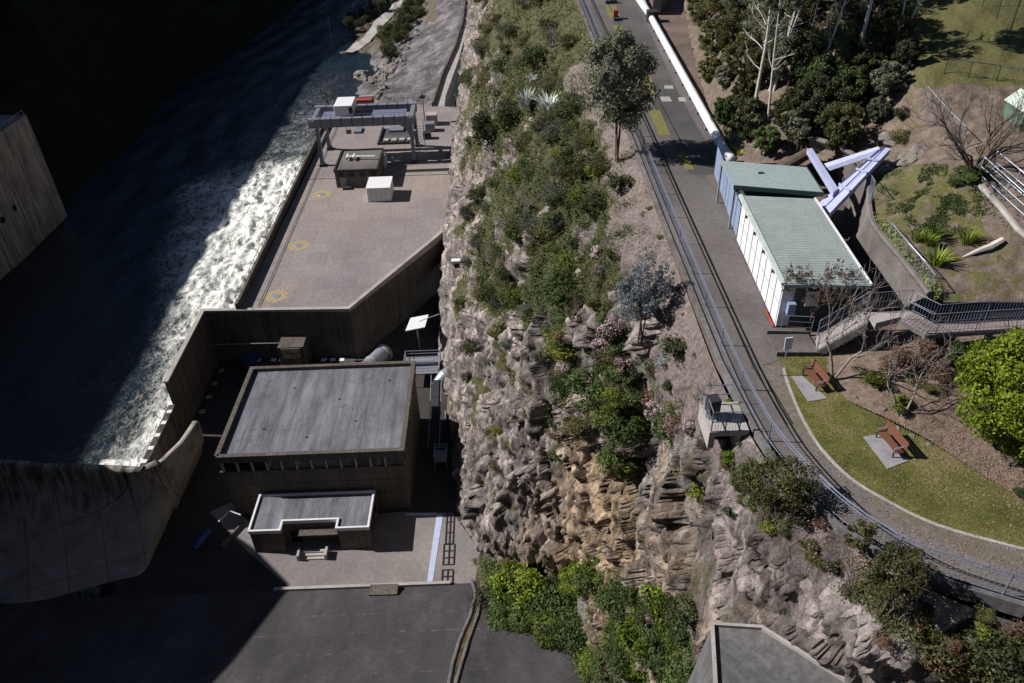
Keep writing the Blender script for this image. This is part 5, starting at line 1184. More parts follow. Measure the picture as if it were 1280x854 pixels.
for (a, b) in (((958, 418), (1012, 419)), ((970, 445), (1026, 445))):
    mb = MB(); A_ = P(*a, ZR); B_ = P(*b, ZR); mb.beam((A_[0], A_[1], ZR+.12), (B_[0], B_[1], ZR+.12), .12, .26); mb.build('edge_wall', K['block'], t)
railing('low_railing', 'thin pale railing along the slab edge below the shed end', 'railing', [P(975, 415, 58.1), P(1013, 417, 58.1)], .95, 1, 0, K['rail'], 2, r=.02)
# sign
q = P(975, 470, ZR); t = thing('info_sign', 'small white sign on a leaning grey post at the lawn corner', 'sign', tuple(q))
mb = MB(); mb.tube([q, q+[.12, .1, 1.5]], .025, 6); mb.build('post', K['metal'], t); mb = MB(); mb.hexa([q+[-.05, .05, 1.4], q+[.30, .1, 1.4], q+[.30, .14, 1.4], q+[-.05, .09, 1.4]], [q+[-.05, .15, 1.95], q+[.30, .2, 1.95], q+[.30, .24, 1.95], q+[-.05, .19, 1.95]]); mb.build('panel', K['white'], t)
# ------------------------------------------------------------------ benches
def bench(c_px, label, first=None):
    a = P(*c_px[0], ZR); b = P(*c_px[1], ZR)   # the two ends of the back line
    c = (Vector(a)+Vector(b))/2; d = (Vector(b)-Vector(a)); rz = math.atan2(d.y, d.x); L = 1.75
    if first is not None: return dup(first, (c.x, c.y, ZR+.05), rz, label)
    t = thing('park_bench', label, 'bench', (0, 0, 0), 'red timber benches on the lawn')
    for k in range(3): MB().box(-L/2, L/2, -.62+k*.16, -.49+k*.16, .42, .46).build('seat_plank', K['wood'], t)
    for k in range(3): MB().hexa([(-L/2, -.10+.03*k, .55+k*.16), (L/2, -.10+.03*k, .55+k*.16), (L/2, -.06+.03*k, .55+k*.16), (-L/2, -.06+.03*k, .55+k*.16)], [(-L/2, -.08+.03*k, .68+k*.16), (L/2, -.08+.03*k, .68+k*.16), (L/2, -.04+.03*k, .68+k*.16), (-L/2, -.04+.03*k, .68+k*.16)]).build('backrest_plank', K['wood'], t)
    for x in (-L/2+.15, L/2-.15):
        mb = MB(); mb.beam((x, -.6, 0), (x, -.6, .42), .06); mb.beam((x, -.08, 0), (x, -.08, .45), .06); mb.beam((x, -.08, .45), (x, .04, 1.05), .05); mb.beam((x, -.6, .4), (x, -.06, .4), .05); mb.build('leg_frame', K['dark'], t)
        mb = MB(); mb.beam((x, -.62, .62), (x, -.05, .66), .07, .04); mb.beam((x, -.6, .42), (x, -.6, .62), .04); mb.build('armrest', K['metal'], t)
    t.location = (c.x, c.y, ZR+.05); t.rotation_euler = (0, 0, rz); t.scale = (.8, .72, .72); return t
B1 = bench(((1010, 462), (1036, 494)), 'red timber bench nearest the sign and the stairs')
B2 = bench(((1103, 541), (1132, 576)), 'red timber bench farther along the lawn below the yellow shrub', B1)
def pad(pxs, label):
    mb = MB(); mb.prism([P2(a, b, ZR) for a, b in pxs], ZR, ZR+.05); tag(mb.build('bench_pad', dirty('pad_concrete', (.26, .25, .27), .25, 1.5)), label, 'slab', 'concrete pads under the benches')
pad([(989, 471), (1003, 471), (1034, 499), (1010, 503)], 'pale concrete pad under the bench nearest the sign')
K_ = None
pad([(1079, 547), (1097, 544), (1135, 577), (1109, 587)], 'pale concrete pad under the farther bench')
# ------------------------------------------------------------------ fences, hut, misc on the hillside
def meshfence(name, pts, h, label, mat=None, step=2.2, r=.03):
    t = thing(name, label, 'fence', tuple(pts[0])); pts = [Vector(p) for p in pts]
    for p in pts: MB().tube([p, p+Vector((0, 0, h))], r, 6).build('post', mat or K['galv'], t)
    MB().tube([p+Vector((0, 0, h)) for p in pts], r*.8, 5).build('top_rail', mat or K['galv'], t)
    mb = MB()
    for a, b in zip(pts, pts[1:]):
        L = (b-a).length; n = max(2, int(L/.25))
        for k in range(n): p = a.lerp(b, k/n); q = a.lerp(b, min(1, (k+3)/n)); mb.beam(p+Vector((0, 0, .05)), q+Vector((0, 0, h)), .007); mb.beam(p+Vector((0, 0, h)), q+Vector((0, 0, .05)), .007)
    mb.build('wire_mesh', mat or K['galv'], t); return t
meshfence('chain_fence', [up(1092, 285), up(1110, 300), up(1130, 325), up(1150, 348), up(1162, 365)], .9, 'low sagging wire fence along the edge of the garden above the sprayed concrete')
meshfence('chain_fence', [up(1060, 205), up(1072, 232), up(1085, 262), up(1092, 285)], 1.6, 'leaning chain link fence standing over the end of the boom')
meshfence('chain_fence', [up(1150, 140), up(1165, 158), up(1180, 175), up(1196, 192)], 1.5, 'grey chain link fence in front of the bare spreading tree')
meshfence('field_fence', [up(1228, 8), up(1245, 25), up(1262, 42), up(1285, 68)], 2.2, 'tall dark mesh fence crossing the field corner at the top right', K['dark'])
meshfence('field_fence', [up(1180, 92), up(1210, 97), up(1245, 102), up(1285, 108)], .9, 'low dark wire fence along the near edge of the field', K['dark'])
railing('path_handrail', 'pair of pale pipe handrails beside the sunken path at the far right', 'railing', [up(1222, 222)+Vector((0, 0, .1)), up(1250, 248)+Vector((0, 0, .1)), up(1290, 285)+Vector((0, 0, .1))], 1.0, 1.6, 0, K['galv'], 1, r=.03)
railing('path_handrail', 'second pale pipe handrail farther up beside the sunken path', 'railing', [up(1238, 215)+Vector((0, 0, .1)), up(1265, 238)+Vector((0, 0, .1)), up(1300, 268)+Vector((0, 0, .1))], 1.0, 1.6, 0, K['galv'], 1, r=.03)
mb = MB(); pr = [up(1232, 232), up(1290, 290), up(1330, 270), up(1262, 222)]; vs = [v+Vector((0, 0, .15)) for v in pr]; mb.add(vs, [(0, 1, 2, 3)]); struct(mb.build('sunken_path', K['asph']))
mb = MB(); mb.tube([up(1225, 235)+Vector((0, 0, .1)), up(1250, 262)+Vector((0, 0, .1)), up(1272, 290)+Vector((0, 0, .1)), up(1290, 305)+Vector((0, 0, .1))], .16, 6); tag(mb.build('stone_edging', K['pale']), 'pale stone edging along the sunken path', 'edging')
q = up(1268, 160); t = thing('green_hut', 'small pale green ridge roofed hut at the right edge', 'hut', tuple(q))
mb = MB(); mb.box(q.x, q.x+1.7, q.y-.4, q.y+1.4, q.z-.3, q.z+1.0); mb.build('wall', plain('hut_green', (.10, .16, .12), .6), t)
mb = MB(); x, y, z = q.x-.1, q.y-.5, q.z+1.0; mb.add([(x, y, z), (x+1.9, y, z), (x+1.9, y+2, z), (x, y+2, z), (x+.7, y, z+.6), (x+.7, y+2, z+.6)], [(0, 1, 4), (3, 5, 2), (0, 4, 5, 3), (1, 2, 5, 4), (0, 3, 2, 1)]); mb.build('roof', plain('hut_roof', (.45, .55, .48), .5), t)
q = up(1237, 312); t = thing('fallen_log', 'bleached fallen log lying on bare ground by the spiky plants', 'log', tuple(q)); p = up(1203, 323); mb = MB()
mb.tube([p+Vector((0, 0, .06)), p.lerp(q, .5)+Vector((0, 0, .15)), q+Vector((0, 0, .18)), up(1252, 304)+Vector((0, 0, .2))], [.04, .11, .17, .14], 7); mb.build('trunk', K['barkw'], t); mb = MB(); mb.tube([q+Vector((-.2, 0, .2)), q+Vector((.1, .4, .5))], [.08, .03], 5); mb.build('branch', K['bark'], t)
# rocks on the hillside
def boulder(p, r, label, grp, mat=None, seed=0, flat=.6):
    key = 'boulder|%d' % (seed % 4)
    if key not in PROTO:
        bm = bmesh.new(); bmesh.ops.create_icosphere(bm, subdivisions=3, radius=1)
        for v in bm.verts:
            n_ = noise.fractal(v.co*1.3+Vector((seed*9.1, 0, 0)), .8, 2, 3); c_ = noise.voronoi(v.co*1.4+Vector((seed*3.3, 1, 0)))[0]; v.co *= 1+n_*.35-.25*(c_[1]-c_[0])
        me = bpy.data.meshes.new('boulder'); bm.to_mesh(me); bm.free(); PROTO[key] = me
    me = PROTO[key]
    if mat is not None and not me.materials: me.materials.append(mat)
    if not me.materials: me.materials.append(K['rock'])
    o = bpy.data.objects.new('boulder', me); COL.objects.link(o); o.location = p; o.scale = (r*random.uniform(.8, 1.2), r*random.uniform(.8, 1.2), r*flat); o.rotation_euler = (random.uniform(-.3, .3), random.uniform(-.3, .3), random.uniform(0, 6))
    return tag(o, label, 'boulder', grp)
for i, (a, b, r, lb) in enumerate([(1100, 208, 1.0, 'broad flat brown rock just below the tip of the boom'), (1135, 200, .8, 'cracked brown rock right of the boom tip'), (1150, 190, .6, 'small brown rock near the foot of the chain link fence'), (1115, 172, .9, 'flat topped mossy rock above the boom tip'), (1225, 452, .45, 'upright pale rock between the russet hedge and the bright green tree')]):
    boulder(up(a, b), r, lb, None, None, i, .35 if i < 4 else 1.3)
for i, (a, b) in enumerate([(1122, 535), (1105, 512), (1070, 497), (1140, 545), (1160, 556), (1090, 506)]): boulder(up(a, b), .13, 'small pale stone along the edge of the planted bank above the lawn', 'stones edging the planted bank', None, i)
# river bank boulders
bp = []
for i in range(120):
    tt_ = random.random(); a = 463+tt_*62+random.uniform(-9, 16); b = 112-tt_*105+random.uniform(-12, 14)
    h = bvh_b.ray_cast(Vector(CAM), ray(a, b))[0]
    if h is None or h.z < -4.9: continue
    boulder(h, random.uniform(.6, 1.7), '%s boulder in the rock pile beside the scoured shelf, %s part' % ('large' if i % 3 == 0 else 'small', 'water edge' if b > 85 else 'middle' if b > 45 else 'far'), 'boulders piled on the river bank', None, i, .8)
h = P(452, 95, -4.6); boulder(Vector(h), 3.2, 'largest pale slanting boulder standing in the water by the bank', None, None, 2, .6)
h = P(457, 100, -4.8); boulder(Vector(h), 1.1, 'small white boulder in the water beside the largest one', None, None, 1, .8)
# sign box on the cliff
h, nrm, _ = hit(bvh_cliff, 586, 328); t = thing('cliff_lamp', 'small white floodlight box on a bracket on the cliff face', 'lamp', tuple(h)); h = h+Vector((-1.2, 0, .3))
MB().obox((h.x-.6, h.y-.3, h.z), 1.3, .8, .35).build('housing', K['white'], t); MB().box(h.x-.4, h.x+1.6, h.y-.1, h.y+.1, h.z-.3, h.z-.1).build('bracket', K['metal'], t)
MB().obox((h.x-.5, h.y-.2, h.z-.9), .8, .5, .7).build('ballast', K['dark'], t)
# dam abutment block, bottom right
t = thing('abutment_block', 'large grey concrete abutment block with a sharp corner at the bottom of the picture', 'concrete block', tuple(P(890, 782, 52.6)))
zb = 52.6
pa, pb, pd = P(890, 782, zb), P(952, 786, zb), P(1120, 892, zb)
pe = P(855, 900, 47.0)
tp_ = [(pa[0], pa[1]), (pb[0], pb[1]), (pd[0], pd[1]), (pd[0]-.5, 9), (6.2, 9), (pa[0]-.75, pa[1]-4.2)]
n = len(tp_)
lo = [(pa[0]-.6, pa[1]+.9), (pb[0]+.3, pb[1]+.9), (pd[0]+.5, pd[1]+.6), (pd[0]-.5, 8), (4.2, 8), (pa[0]-2.0, pa[1]-4.2)]
mb = MB(); vs = [(x, y, 44) for x, y in lo]+[(x, y, zb) for x, y in tp_]; mb.add(vs, [tuple(range(n))[::-1], tuple(range(n, 2*n))]+[(i, (i+1) % n, n+(i+1) % n, n+i) for i in range(n)]); mb.build('block', K['block'], t)
mb = MB(); mb.wallp([tp_[5], (pa[0], pa[1]), (pb[0], pb[1]), (pd[0], pd[1])], zb, zb+.16, .13); mb.build('rim', K['pale'], t)
# ------------------------------------------------------------------ vegetation on the cliff foot
ctrl = [(585, 695, -.1), (600, 740, .6), (620, 765, 1.6), (680, 790, 3.2), (735, 850, 6.2), (640, 715, 1.6), (700, 722, 3.6), (760, 722, 6), (790, 745, 9), (850, 780, 15), (870, 830, 19), (865, 880, 20), (760, 860, 8), (700, 760, 4), (745, 760, 5.5), (740, 800, 6.5), (800, 800, 10.5)]
poly = [(596, 700), (604, 745), (622, 775), (680, 795), (712, 805), (740, 880), (880, 880), (885, 800), (850, 745), (790, 715), (740, 700), (640, 690)]
Vt, Ft, Gt = px_patch(ctrl, poly, 4.0, .35, .6)
o = struct(raw_mesh('talus_slope', Vt, Ft[:, ::-1], K['cliff'])); set_attr(o, 'veg', [.15 if a > 828 else .55 for a, b in Gt]); set_attr(o, 'ochre', np.full(len(Vt), .15)); set_attr(o, 'scree', np.zeros(len(Vt)))
bvh_t = BVHTree.FromPolygons([tuple(v) for v in Vt], [tuple(int(i) for i in f) for f in Ft])
cap = MB(); q = [P(722, 748, 8.5), P(762, 752, 9.5), P(768, 800, 8.5), P(738, 806, 7.5)]; cap.hexa([v-[0, 0, 4] for v in q], q)
tag(cap.build('stone_buttress', K['block']), 'bare grey stone buttress standing among the green bushes at the cliff foot', 'buttress')
vegf = veg.ravel(); scrf = scr.ravel()
def cliffpt(px, py):
    o_, d_ = Vector(CAM), ray(px, py)
    best = None
    for b, kk in ((bvh_cliff, 0), (bvh_t, 1)):
        h = b.ray_cast(o_, d_)
        if h[0] is not None and (best is None or h[3] < best[2]): best = (h[0], h[1], h[3], kk, h[2])
    return best
def depth_r(p, rpx): return rpx*(p-Vector(CAM)).length/F
def pshrub(px, py, rpx, kind, label, group=None, h=.85, name='shrub', cat='shrub', sink=.25):
    b = cliffpt(px, py)
    if b is None: return None
    p = b[0]; r = depth_r(p, rpx*1.15); return shrub(kind, (p.x, p.y, p.z-r*sink), r, label, group, name, cat, h)
MAN = [ # px, py, radius px, kind, label
 (700, 372, 30, 'green', 'large round mid green shrub in the middle of the cliff slope'), (648, 380, 22, 'lime', 'yellow green shrub left of the large round green one'),
 (745, 270, 24, 'green', 'fresh green shrub at the edge of the bare scree'), (600, 255, 17, 'dark', 'small dark green bush over the pale cliff edge, level with the white container'),
 (720, 225, 26, 'olive', 'tall olive shrub above the fresh green one by the scree'), (640, 150, 22, 'dark', 'dark shrub beside the white leaved agaves'), (618, 175, 30, 'dark', 'wide dark bush between agaves and cliff edge'),
 (650, 225, 20, 'lime', 'bright shrub left of the tall olive one'), (700, 175, 22, 'grey', 'grey green shrub just below the agaves'), (605, 65, 18, 'dark', 'dark bush high on the cliff edge near the top'),
 (670, 80, 18, 'green', 'small green bush above the agaves'), (740, 165, 14, 'olive', 'olive shrub beside the dark tree trunks'), (775, 235, 15, 'dark', 'dark shrub at the foot of the tall dark tree'),
 (690, 300, 28, 'olive', 'broad olive shrub above the large round green one'), (715, 335, 22, 'lime', 'lime coloured shrub right of the broad olive one'), (665, 290, 20, 'grey', 'grey shrub left of the broad olive one'),
 (740, 500, 34, 'green', 'lush green bush above the rock face, lower middle'), (790, 545, 32, 'green', 'lush green bush at the lower end of the slope'), (700, 440, 26, 'lime', 'yellow green bush halfway down the slope'),
 (760, 455, 24, 'olive', 'olive bush under the pink flowered one'), (720, 545, 22, 'olive', 'olive bush hanging over the rock face'), (835, 540, 22, 'green', 'green bush right of the lush pair'), (815, 500, 18, 'russet', 'reddish bush on the slope edge below the silver tree'),
 (850, 530, 16, 'russet', 'second reddish bush along the slope edge'), (780, 500, 24, 'lime', 'pale lime bush between the lush ones'), (690, 510, 14, 'olive', 'small olive clump on the rock rib'),
 (625, 540, 9, 'lime', 'small yellow green tuft on the bare rock'), (620, 585, 9, 'olive', 'lowest yellow green tuft on the bare rock'), (590, 440, 16, 'olive', 'olive bush by the concrete fin at the cliff edge'), (584, 475, 9, 'dark', 'dark drooping bush on the cliff edge by the concrete fin'),
 (650, 745, 32, 'bright', 'bright green bush at the left end of the thicket at the cliff foot'), (630, 780, 22, 'green', 'green bush overhanging the dark apron by the gutter'), (700, 760, 30, 'green', 'dense green bush left of the stone buttress'), (745, 728, 24, 'bright', 'bright bush behind the stone buttress'),
 (790, 750, 26, 'green', 'green bush right of the stone buttress'), (800, 800, 32, 'bright', 'large bright bush at the right of the thicket'), (835, 830, 28, 'green', 'lowest green bush at the bottom of the cliff thicket'), (745, 832, 16, 'lime', 'yellow green bush at the apron corner'), (690, 790, 22, 'dark', 'dark bush at the apron edge'),
 (840, 775, 20, 'lime', 'lime bush against the pale rock face'), (780, 840, 18, 'green', 'small green bush at the bottom edge beside the apron corner'),(640,715,18,'lime','yellow green bush climbing the foot of the rock face'),(715,735,20,'lime','yellow bush behind the dense green one at the cliff foot'),(860,845,16,'green','green bush tucked against the grey abutment block'),
]
for a, b, r, kd, lb in MAN: pshrub(a, b, r, kd, lb)
ZONES = [  # polygon, count, (rmin, rmax), kinds, where
 ([(585, -10), (700, -10), (745, 60), (720, 130), (640, 130), (570, 110)], 44, (7, 15), ['olive', 'dry', 'grey', 'green', 'dry', 'olive', 'dark'], 'upper end of the cliff slope'),
 ([(565, 110), (720, 130), (760, 200), (740, 300), (640, 330), (575, 300), (555, 180)], 58, (8, 19), ['olive', 'green', 'dark', 'grey', 'dry', 'olive', 'lime'], 'cliff slope below the agaves'),
 ([(580, 300), (640, 320), (770, 290), (775, 400), (700, 440), (600, 470), (572, 400)], 46, (8, 18), ['olive', 'lime', 'olive', 'green', 'dry', 'grey'], 'mid cliff slope'),
 ([(690, 420), (780, 400), (830, 470), (880, 560), (800, 590), (690, 570)], 56, (10, 20), ['green', 'olive', 'lime', 'green', 'russet', 'green'], 'lower green slope'),
 ([(880, 560), (1000, 600), (1060, 700), (1280, 790), (1280, 854), (1200, 830), (1080, 740), (960, 670), (890, 590)], 38, (7, 14), ['olive', 'dry', 'olive', 'dark', 'russet', 'lime'], 'rocks below the curving path'),
]
for i in range(7):
    a = random.uniform(860, 950); b = random.uniform(590, 660)
    pshrub(a, b, random.uniform(9, 16), random.choice(['olive', 'dry', 'green', 'lime']), 'small bush on the ledges between the rock face and the abutment block', 'bushes on the ledges above the abutment block', name='ledge_bush', cat='bush')
for i in range(170):
    a = random.uniform(612, 862); b = random.uniform(712, 856)
    if b < 722+abs(a-720)*.25 or (a < 735 and b > 808) or a < 620 and b > 760 or (725 < a < 768 and 735 < b < 815): continue
    pshrub(a, b, random.uniform(14, 24), random.choice(['bright', 'green', 'green', 'green', 'dark']), 'green bush %s of the thicket, %s' % ('at the top' if b < 760 else 'in the middle' if b < 805 else 'at the bottom', 'left of the stone buttress' if a < 722 else 'right of the stone buttress' if a < 800 else 'toward the pale rock face'), 'bushes of the thicket at the cliff foot', name='thicket_bush', cat='bush')
def side(a, z):
    return [' near the %s' % ('cliff edge' if z < 4 else 'abutment block'), ' in the centre', ' toward the %s' % ('scree' if z < 4 else 'right corner')][z if False else (0 if a < .33 else 1 if a < .66 else 2)]
GN = {'olive': 'olive', 'dry': 'dry brown', 'grey': 'grey green', 'green': 'mid green', 'dark': 'dark green', 'lime': 'yellow green', 'russet': 'reddish'}
for zi, (poly, cnt, (r0, r1), kinds, where) in enumerate(ZONES):
    xs = [p[0] for p in poly]; ys = [p[1] for p in poly]; done = 0; tries = 0
    while done < cnt and tries < 2000:
        tries += 1; a = random.uniform(min(xs), max(xs)); b = random.uniform(min(ys), max(ys))
        if not point_in(poly, a, b): continue
        h = cliffpt(a, b)
        if h is None or h[3] != 0: continue
        vg = vegf[h[4]//(ncol-1)*ncol+h[4] % (ncol-1)]
        if zi < 4 and vg < .35 and random.random() > .18: continue
        kd = random.choice(kinds); rs = random.uniform(r0, r1); pshrub(a, b, rs*(1 if vg > .35 or zi == 4 else .6), kd, '%s %s shrub, %s%s' % ('tiny' if rs < 10 else 'small' if rs < 14 else 'bushy', GN[kd], where, side((a-min(xs))/(max(xs)-min(xs)), zi)), 'small %s shrubs on the %s' % (GN[kd], where), h=.75); done += 1
# fine ground cover over the vegetated part of the slope (uncountable)
def cover(name, label, region, n, size, mat, seed, need=.3, hgt=.3):
    rng = np.random.default_rng(seed); rnd = random.Random(seed); C = []; xs = [p[0] for p in region]; ys = [p[1] for p in region]
    while len(C) < n:
        a = rnd.uniform(min(xs), max(xs)); b = rnd.uniform(min(ys), max(ys)); n -= .02
        if not point_in(region, a, b): continue
        h = cliffpt(a, b)
        if h is None: continue
        vg = .6 if h[3] else vegf[h[4]//(ncol-1)*ncol+h[4] % (ncol-1)]
        if noise.noise(h[0]*.35)+vg < need+.25*rnd.random(): continue
        k = rnd.randint(2, 6); s = size*h[2]
        for _ in range(k): C.append((h[0].x+rnd.gauss(0, s*2.2), h[0].y+rnd.gauss(0, s*2.2), h[0].z+abs(rnd.gauss(0, s*2.0)), s))
    if not C: return None
    C = np.array(C); V, Fq = leafquads(C[:, :3], 1.0, rng, np.tile([-.3, -.3, .8], (len(C), 1)), .45)
    cen = np.repeat(C[:, :3], 4, 0); V = cen+(V-cen)*np.repeat(C[:, 3], 4)[:, None]
    return tag(raw_mesh(name, V, Fq, mat), label, 'ground cover', None, 'stuff')
slope_poly = [(590, -10), (740, -10), (790, 160), (870, 330), (920, 470), (960, 560), (900, 600), (690, 590), (640, 500), (575, 400), (560, 200), (570, 80)]
cover('scrub', 'low olive and brown scrub covering the cliff slope', slope_poly, 26000, .0016, LEAF['olive'], 1, .35)
cover('dry_grass', 'dry straw coloured grass between the shrubs on the cliff slope', slope_poly, 15000, .0013, LEAF['dry'], 2, .25)
cover('green_scrub', 'green creepers spreading over the cliff slope', [(590, 60), (700, 100), (780, 240), (800, 420), (880, 570), (700, 590), (600, 400)], 22000, .0018, LEAF['green'], 3, .5)
cover('path_scrub', 'brown and olive scrub on the rocks below the curving path', [(900, 560), (1060, 660), (1285, 760), (1285, 860), (1180, 850), (1080, 760), (960, 690), (880, 600)], 7000, .0022, LEAF['olive'], 4, .12)
cover('weeds', 'low green weeds over the slope at the cliff foot', [(600, 700), (790, 715), (870, 800), (870, 860), (740, 860), (620, 780)], 12000, .0016, LEAF['green'], 5, .2)
# pink flowering bushes
def flower(px, py, rpx, label):
    b = cliffpt(px, py); p = b[0]; r = depth_r(p, rpx*1.15); p = p+b[1]*(.5*r if b[1].dot(Vector(CAM)-p) > 0 else -.5*r); t = thing('flowering_shrub', label, 'flowering shrub', tuple(p), 'pink flowering shrubs')
    V, Fq = cloud(900, (r, r, r*.8), 14, r*.1, int(px), lump=.4); raw_mesh('foliage', V, Fq, LEAF['russet' if px % 2 else 'olive'], t)
    V, Fq = cloud(700, (r*1.1, r*1.1, r*1.0), 14, r*.085, int(px), lump=.42); tag(raw_mesh('flowers', V, Fq, LEAF['pink'], t), None, None, None, 'stuff')
for (a, b, r, lb) in [(748, 325, 9, 'small pink flowering bush highest on the slope'), (752, 345, 8, 'pink flowering bush just below the highest one'), (770, 430, 17, 'largest pink flowering bush, left of the silver tree'), (755, 445, 12, 'pink flowering bush at the left of the largest one'), (785, 465, 12, 'pink flowering bush below the largest one'),
    (712, 470, 10, 'pale flowering bush on the rock rib'), (820, 520, 12, 'pink flowering bush above the lush green ones'), (845, 535, 13, 'pink flowering bush at the edge of the scree'), (862, 545, 9, 'pink flowering bush nearest the lookout bay'), (755, 560, 8, 'lowest pink flowering bush over the rock face')]: flower(a, b, r, lb)
# agaves
def agave(p, r, label, n=30, mat='silver', w=.16, cat='agave', lean=.7, name='agave', group=None, seed=1):
    t = thing(name, label, cat, tuple(p), group); V, Fq = bladetuft(n, r, r*1.15, r*w, seed, lean); raw_mesh('leaves', V, Fq, LEAF[mat] if isinstance(mat, str) else mat, t); MB().tube([tuple(p), (p[0], p[1], p[2]+r*.3)], [r*.12, r*.05], 8).build('stem', K['bark'], t); return t
for (a, b, lb, sd_) in [(660, 140, 'white leaved agave on the left of the pair on the cliff slope', 1), (689, 143, 'white leaved agave on the right of the pair on the cliff slope', 2), (669, 105, 'small white leaved agave above the pair', 3)]:
    h = cliffpt(a, b); r = depth_r(h[0], 17 if sd_ < 3 else 8); agave(h[0]+Vector((-.3, -.5, .5*r)), r*1.25, lb, 40, leafmat('agave_leaf', [(.45, .50, .45), (.75, .80, .76)]), .2, seed=sd_, group=None)
for i, (a, b, w_) in enumerate([(700, 235, 'above the scree edge'), (655, 265, 'in the middle of the slope'), (715, 400, 'near the large round shrub'), (620, 120, 'high by the cliff edge'), (690, 60, 'at the top of the slope'), (735, 440, 'among the pink flowers'), (610, 330, 'beside the cliff floodlight'), (870, 500, 'on the scree by the railed bay'), (980, 660, 'under the path railing'), (1130, 770, 'behind the olive tree, lower right')]):
    h = cliffpt(a, b); r_ = depth_r(h[0], 22); baretree('dead_shrub', 'leafless grey twiggy shrub %s' % w_, h[0], r_*.6, r_*.035, 3, 3, 80+i, 4, .55, .15, K['barkg'], 'leafless shrubs on the slope', tilt=.6)
# trees on the cliff
def cp(px, py): return cliffpt(px, py)[0]
p = Vector(P(768, 205, 55.5)); h = cp(768, 205); tree('tree', 'tall dark many stemmed tree standing on the slope beside the railing', h, 9.6, (2.75, 2.7, 3.9), 'gum', K['bark'], 21, None, 4, 15000, .12, 70, .25, cz=5.9, tr=.13)
h = cp(803, 425); tree('tree', 'silver blue leaved small tree beside the railing above the pink bushes', h, 5.2, (1.55, 1.5, 2.1), leafmat('silver_blue', [(.10, .12, .13), (.26, .3, .34), (.45, .5, .56)]), K['bark'], 22, None, 3, 6500, .075, 46, .24, cz=3.2, tr=.08)
h = cp(800, 400); shrub('silver', (h.x-.6, h.y, h.z), .85, 'silver grey bush at the foot of the silver tree', None)
h = cp(845, 440); shrub('dark', (h.x, h.y, h.z-.2), 1.0, 'dark low bush in shade right of the silver tree', None); h = cp(830, 450); shrub('silver', (h.x, h.y, h.z-.2), .7, 'small silver bush in shade below the silver tree', None)
h = cp(960, 655); tree('tree', 'airy brown green tree leaning over the path railing above the rock face', h, 3.0, (1.5, 1.3, 1.15), 'olive', K['bark'], 23, None, 4, 4500, .06, 40, .26, cz=2.3, tr=.05)
h = cp(1105, 765); tree('tree', 'olive green tree growing below the curving path, lower right', h, 2.9, (1.15, 1.0, 1.1), 'olive', K['bark'], 24, None, 4, 6500, .05, 42, .25, cz=2.0, tr=.05)
h = cp(1065, 700); tree('tree', 'thin leaved small tree beside the path railing left of the olive one', h, 1.9, (.65, .55, .6), 'olive', K['bark'], 25, None, 2, 1800, .05, 22, .25, cz=1.3, tr=.03)
for (a, b, r, kd, lb) in [(912, 575, 12, 'bright', 'bright green fern clump just below the lookout bay'), (1190, 745, 18, 'bright', 'bright green bush below the right part of the path railing'), (1245, 765, 26, 'bright', 'spreading bright green bush at the right edge below the path'), (1150, 790, 16, 'russet', 'reddish brown bush among the rocks, lower right'), (1170, 830, 18, 'russet', 'reddish brown bush at the bottom edge'),
   (1105, 805, 14, 'russet', 'small rust coloured bush beside the grey abutment block'), (930, 600, 14, 'olive', 'olive bush under the lookout bay'), (1250, 835, 36, 'dark', 'big dark green bush in the bottom right corner'), (1000, 655, 16, 'dark', 'dark bush in shade beside the path'), (880, 560, 14, 'dry', 'dry brown bush left of the lookout bay'), (1060, 745, 14, 'dry', 'brown bush above the abutment block')]: pshrub(a, b, r, kd, lb, sink=.1)
for i in range(26):
    a = random.uniform(800, 925); b = 200+(a-800)*2.3+random.uniform(-70, 90); h = cliffpt(a, b)
    if h and h[3] == 0: shrub(random.choice(['olive', 'dry', 'lime']), tuple(h[0]), depth_r(h[0], random.uniform(3, 6)), 'tiny tuft of weeds on the bare scree beside the railing', 'tufts of weeds on the scree', 'weed_tuft', 'weeds', .6)
# ------------------------------------------------------------------ garden vegetation
def at_up(px, py): return up(px, py)
def spiky(px, py, rpx, label, mat='bright', n=46, w=.10, lean=.75, seed=1, name='spiky_plant', cat='plant', group=None):
    p = up(px, py); return agave(p, depth_r(p, rpx), label, n, mat, w, cat, lean, name, group, seed)
ygr = leafmat('strap_leaf', [(.05, .09, .01), (.14, .2, .02), (.26, .32, .05)])
for i, (a, b, r, lb) in enumerate([(1208, 305, 19, 'spiky yucca like plant nearest the fallen log'), (1170, 330, 20, 'spiky dark centred plant in front of the leafy clump'), (1146, 302, 15, 'strap leaved clump on the left of the garden group'), (1168, 296, 15, 'strap leaved clump behind the spiky plant'), (1160, 305, 14, 'strap leaved clump in the middle of the garden group'), (1140, 372, 12, 'spiky plant by the stair landing'), (1152, 385, 12, 'second spiky plant by the stair landing, behind the pale railing')]):
    spiky(a, b, r, lb, ygr, 60, .09, .7, i+3)
for i, (a, b, r) in enumerate([(908, 168, 9), (916, 178, 8), (918, 190, 8), (925, 194, 8), (908, 176, 6)]): spiky(a, b, r, ['yellow green strap leaved plant, highest of those between pipe and trees', 'yellow strap leaved plant second down beside the white pipe', 'yellow strap leaved plant just above the teal roof', 'yellow strap leaved plant touching the teal roof', 'smallest yellow strap leaved plant beside the pipe'][i], leafmat('yellow_strap', [(.2, .22, .02), (.42, .42, .05)]) if i else ygr, 30, .14, .7, i+20)
